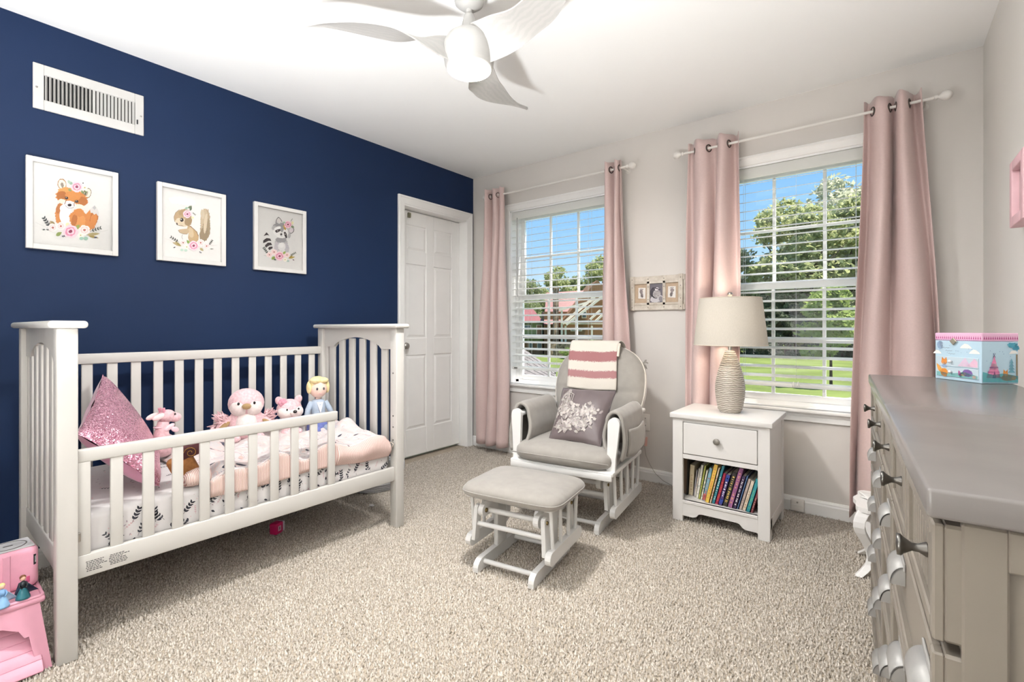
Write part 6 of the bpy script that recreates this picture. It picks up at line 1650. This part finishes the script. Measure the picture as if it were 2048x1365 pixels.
for k, (p, d, ci, li, s) in enumerate([(1860, 62, 0, 0, .98), (1930, 58, 1, 1, 1.0), (2020, 60, 0, 3, .95), (2130, 62, 1, 0, .95), (2260, 66, 0, 1, .9), (1380, 92, 1, 1, .9), (1330, 98, 0, 0, .85), (1285, 96, 1, 3, .85), (2420, 70, 1, 0, .9), (2640, 74, 0, 1, .85)]):
    tree(p, d, ci, li, s, k * 1.9 + .5, 'leafy tree where the wood runs on past the window edge', 'trees where the wood runs on')
tree(1662, 27.5, 3, 4, 1.03, .3, 'bright green young ornamental tree standing alone on the lawn', name='ornamental_tree')
# left window: trees behind the houses
for k, (p, d, ci, li, s) in enumerate([(1062, 95, 1, 1, .70), (1085, 112, 1, 0, .72), (1118, 98, 0, 0, .78), (1150, 100, 1, 1, .80), (1178, 96, 1, 0, .74), (1205, 92, 0, 0, .84), (1040, 90, 0, 1, .66), (1240, 96, 1, 0, .9)]):
    tree(p, d, ci, li, s, k * 2.1, 'green tree rising behind the red roofed houses', 'trees behind the houses')
# houses --------------------------------------------------------------------
SID = wave_mat('ochre_board_siding', '#7d5d42', '#8a6849', 1.3, 'X', .8, .5, .2, (.05, .2)); GSID = wave_mat('green_lap_siding', '#6f7f56', '#7c8c62', 1.6, 'Z', .8, .5, 0, (.05, .2))
ROOF = mat('red_metal_roof', '#7d4a48', .5, ns=2, na=.08); FASC = mat('cream_fascia', '#e3d8c6', .6, ns=3, na=.04); STONE = mat('rubble_stone', '#a58b72', .9, ns=3.2, na=.35, bump=.6, bs=4, col2='#5d4c42'); WINP = mat('far_window_glass', '#5d6a70', .15, ns=2, na=.1); BRN = mat('brown_door', '#7c5a3c', .6, ns=3, na=.1)
def yaw_to_cam(pos): d = CAMV - pos; return math.atan2(d.y, d.x) + PI / 2
D1 = 58.0; px = D1 / F_PX        # metres per pixel at that depth
h0 = ext(1150, D1)
def hz(py): return CAM_H - (py - HORIZ) * px - GZ
def hx(p): return (p - 1150) * px
hs = thing('barn_house', h0, YAW, label='ochre barn style house with red roof and stone chimney', cat='house')
# local x = to the right, y = away from the camera
def gable(mb, x0_, x1_, zb, ze, zr, y0_, y1_): mb.prism([(x0_, zb), (x1_, zb), (x1_, ze), ((x0_ + x1_) / 2, zr), (x0_, ze)], lambda a, b, t: (a, t, b), y0_, y1_)
mb = MB(); gable(mb, hx(1122), hx(1268), .0, hz(645), hz(560), 0, 9); mb.build('wall', SID, hs)
mb = MB(); mb.span((hx(1092), 3.0, 0), (hx(1140), 9, hz(622))); mb.build('wing_wall', SID, hs)
mb = MB(); mb.prism([(hx(1090), hz(650)), (hx(1100), hz(578)), (hx(1195), hz(572)), (hx(1195), hz(640))], lambda a, b, t: (a, t + 4 * (b - hz(650)) / max(.1, (hz(575) - hz(650))), b), 2.4, 2.7); mb.build('roof', ROOF, hs)
def beam(nm, p0, p1, y, w_=.38, d_=.5):
    a = Vector((hx(p0[0]), y, hz(p0[1]))); b = Vector((hx(p1[0]), y, hz(p1[1]))); v = b - a; n_ = Vector((-v.z, 0, v.x)).normalized() * w_ / 2
    mb = MB(); mb.prism([(a.x + n_.x, a.z + n_.z), (b.x + n_.x, b.z + n_.z), (b.x - n_.x, b.z - n_.z), (a.x - n_.x, a.z - n_.z)], lambda p, q, t: (p, t, q), y - d_, y); return mb.build(nm, FASC, hs)
beam('fascia', (1117, 621), (1196, 600), -.3, .25); beam('fascia', (1124, 648), (1195, 588), -.4, .3); beam('fascia', (1130, 650), (1200, 596), -.9, .28); beam('fascia', (1128, 648), (1205, 648), -.2, .14)
beam('fascia', (1176, 640), (1196, 622), -1.2, .22); beam('fascia', (1186, 643), (1206, 625), -1.6, .22)
for p in (1122.5, 1130, 1182): beam('post', (p, 622 if p < 1125 else 652), (p, 700), -.5, .22, .2)
for (p0, q0, p1, q1) in ((1163, 623, 1173, 637), (1141, 657, 1164, 663)):
    w_ = MB().span((hx(p0), -.16, hz(q1)), (hx(p1), -.02, hz(q0))).build('window', FASC, hs)
    MB().span((hx(p0 + 1.6), -.20, hz(q1 - 1.6)), (hx(p1 - 1.6), -.15, hz(q0 + 1.6))).build('pane', WINP, w_)
mb = MB(); mb.span((hx(1109), .4, 0), (hx(1118), 2.2, hz(574))); mb.span((hx(1108.4), .3, hz(577)), (hx(1118.6), 2.3, hz(574))); mb.build('chimney', STONE, hs)
mb = MB(); mb.span((hx(1100), -1.0, 0), (hx(1165), -.7, hz(684))); mb.build('stone_wall', STONE, hs)
h1 = ext(1070, D1 + 3)
hg = thing('lodge_house', h0 + Vector((0, 0, 0)), YAW, label='green and tan lodge with red roof at the left of the window', cat='house')
mb = MB(); mb.span((hx(1010), 4, 0), (hx(1090), 10, hz(643))); mb.build('wall', GSID, hg)
mb = MB(); mb.span((hx(1010), 3.8, 0), (hx(1090), 4.2, hz(686))); mb.build('lower_wall', SID, hg)
mb = MB(); mb.prism([(hx(1000), hz(643)), (hx(1090.5), hz(643)), (hx(1072), hz(613)), (hx(1010), hz(613))], lambda a, b, t: (a, t + 5 * (b - hz(643)) / (hz(613) - hz(643)), b), 3.2, 3.5); mb.build('roof', ROOF, hg)
mb = MB(); mb.span((hx(1000), 3.1, hz(644.5)), (hx(1090.5), 3.4, hz(641.5))); mb.build('fascia', FASC, hg)
mb = MB(); mb.span((hx(1040), 2.8, hz(676)), (hx(1090.5), 4.2, hz(672))); mb.build('balcony', FASC, hg)
for nm, (p0, q0, p1, q1) in (('window', (1047, 650, 1064, 658)), ('door', (1076, 649.5, 1088, 672)), ('window', (1077.5, 687, 1087, 704)), ('window', (1060, 687, 1068, 704))):
    w_ = MB().span((hx(p0), 3.66, hz(q1)), (hx(p1), 3.82, hz(q0))).build(nm, FASC, hg)
    MB().span((hx(p0 + 1.2), 3.62, hz(q1 - 1.2)), (hx(p1 - 1.2), 3.68, hz(q0 + 1.2))).build('pane', BRN if nm == 'door' else WINP, w_)
# shrubs in front of the barn
for k, (p, d, s) in enumerate(((1186, 52, 1.2), (1160, 52, .8), (1203, 49.5, 1.1), (1132, 52.3, .7))):
    t = thing('garden_shrub', ext(p, d), k * 1.7, 'yellow green garden shrub by the barn house', 'shrub', 'shrubs by the barn house'); t.scale = (s, s, s)
    me = CM[4].copy(); me.materials.clear(); me.materials.append(LM[4]); link('foliage', me, None, t)
# lower roof of the neighbouring wing, seen past the left window
RA, RB, RC, RD = at_depth(1015, 676, 13.0), at_depth(1112, 743, 12.0), at_depth(1112, 812, 9.6), at_depth(1015, 812, 9.6)
pr = thing('lower_roof', (RD + RC) / 2, label='grey shingled lower roof just outside the left window', cat='roof')
SHG = mat('grey_shingle', '#6f6a68', .9, ns=6, na=.18, bump=.5, bs=30)
r_o = pr.location.copy()
r_n = (RC - RD).cross(RA - RD).normalized()
def roofpt(u, v, h): return RD * (1 - u) * (1 - v) + RC * u * (1 - v) + RB * u * v + RA * (1 - u) * v + r_n * h - r_o
mb = MB(); mb.prism([(0, 0), (1, 0), (1, 1), (0, 1)], roofpt, -.10, -.014); mb.build('deck', SHG, pr)
for j in range(14):
    for i in range(10):
        u0 = max(0.0, (i + (j % 2) * .5 - .25) / 10); u1 = min(1.0, u0 + .097); v0 = j / 14
        if u1 - u0 < .02: continue
        mb = MB(); mb.prism([(u0, v0), (u1, v0), (u1, min(1, v0 + .10)), (u0, min(1, v0 + .10))], lambda a, b, t: roofpt(a, b, t + .014 * (1 - (b - v0) / .10)), -.012, 0.0); mb.build('shingle', SHG, pr)
mb = MB(); mb.add([tuple(p - r_o) for p in (RD, RC, Vector((RC.x, RC.y, GZ)), Vector((RD.x, RD.y, GZ)), RD + Vector((-.3, .3, 0)), RC + Vector((-.3, .3, 0)), Vector((RC.x - .3, RC.y + .3, GZ)), Vector((RD.x - .3, RD.y + .3, GZ)))], [(0, 1, 2, 3), (5, 4, 7, 6), (0, 4, 5, 1), (1, 5, 6, 2), (4, 0, 3, 7), (3, 2, 6, 7)]); mb.build('wall_below', GSID, pr)
# driveway corner
mb = MB(); c0 = on_z(1640, 806, GZ); c1 = on_z(1760, 786, GZ); c2 = on_z(1900, 830, GZ); c3 = on_z(1660, 850, GZ)
mb.prism([(c.x, c.y) for c in (c0, c1, c2, c3)], lambda a, b, t: (a, b, t), GZ - .05, GZ + .02)
tag(mb.build('driveway', mat('asphalt', '#8c8a88', .9, ns=20, na=.08)), 'pale grey driveway corner on the lawn', 'driveway', kind='structure')
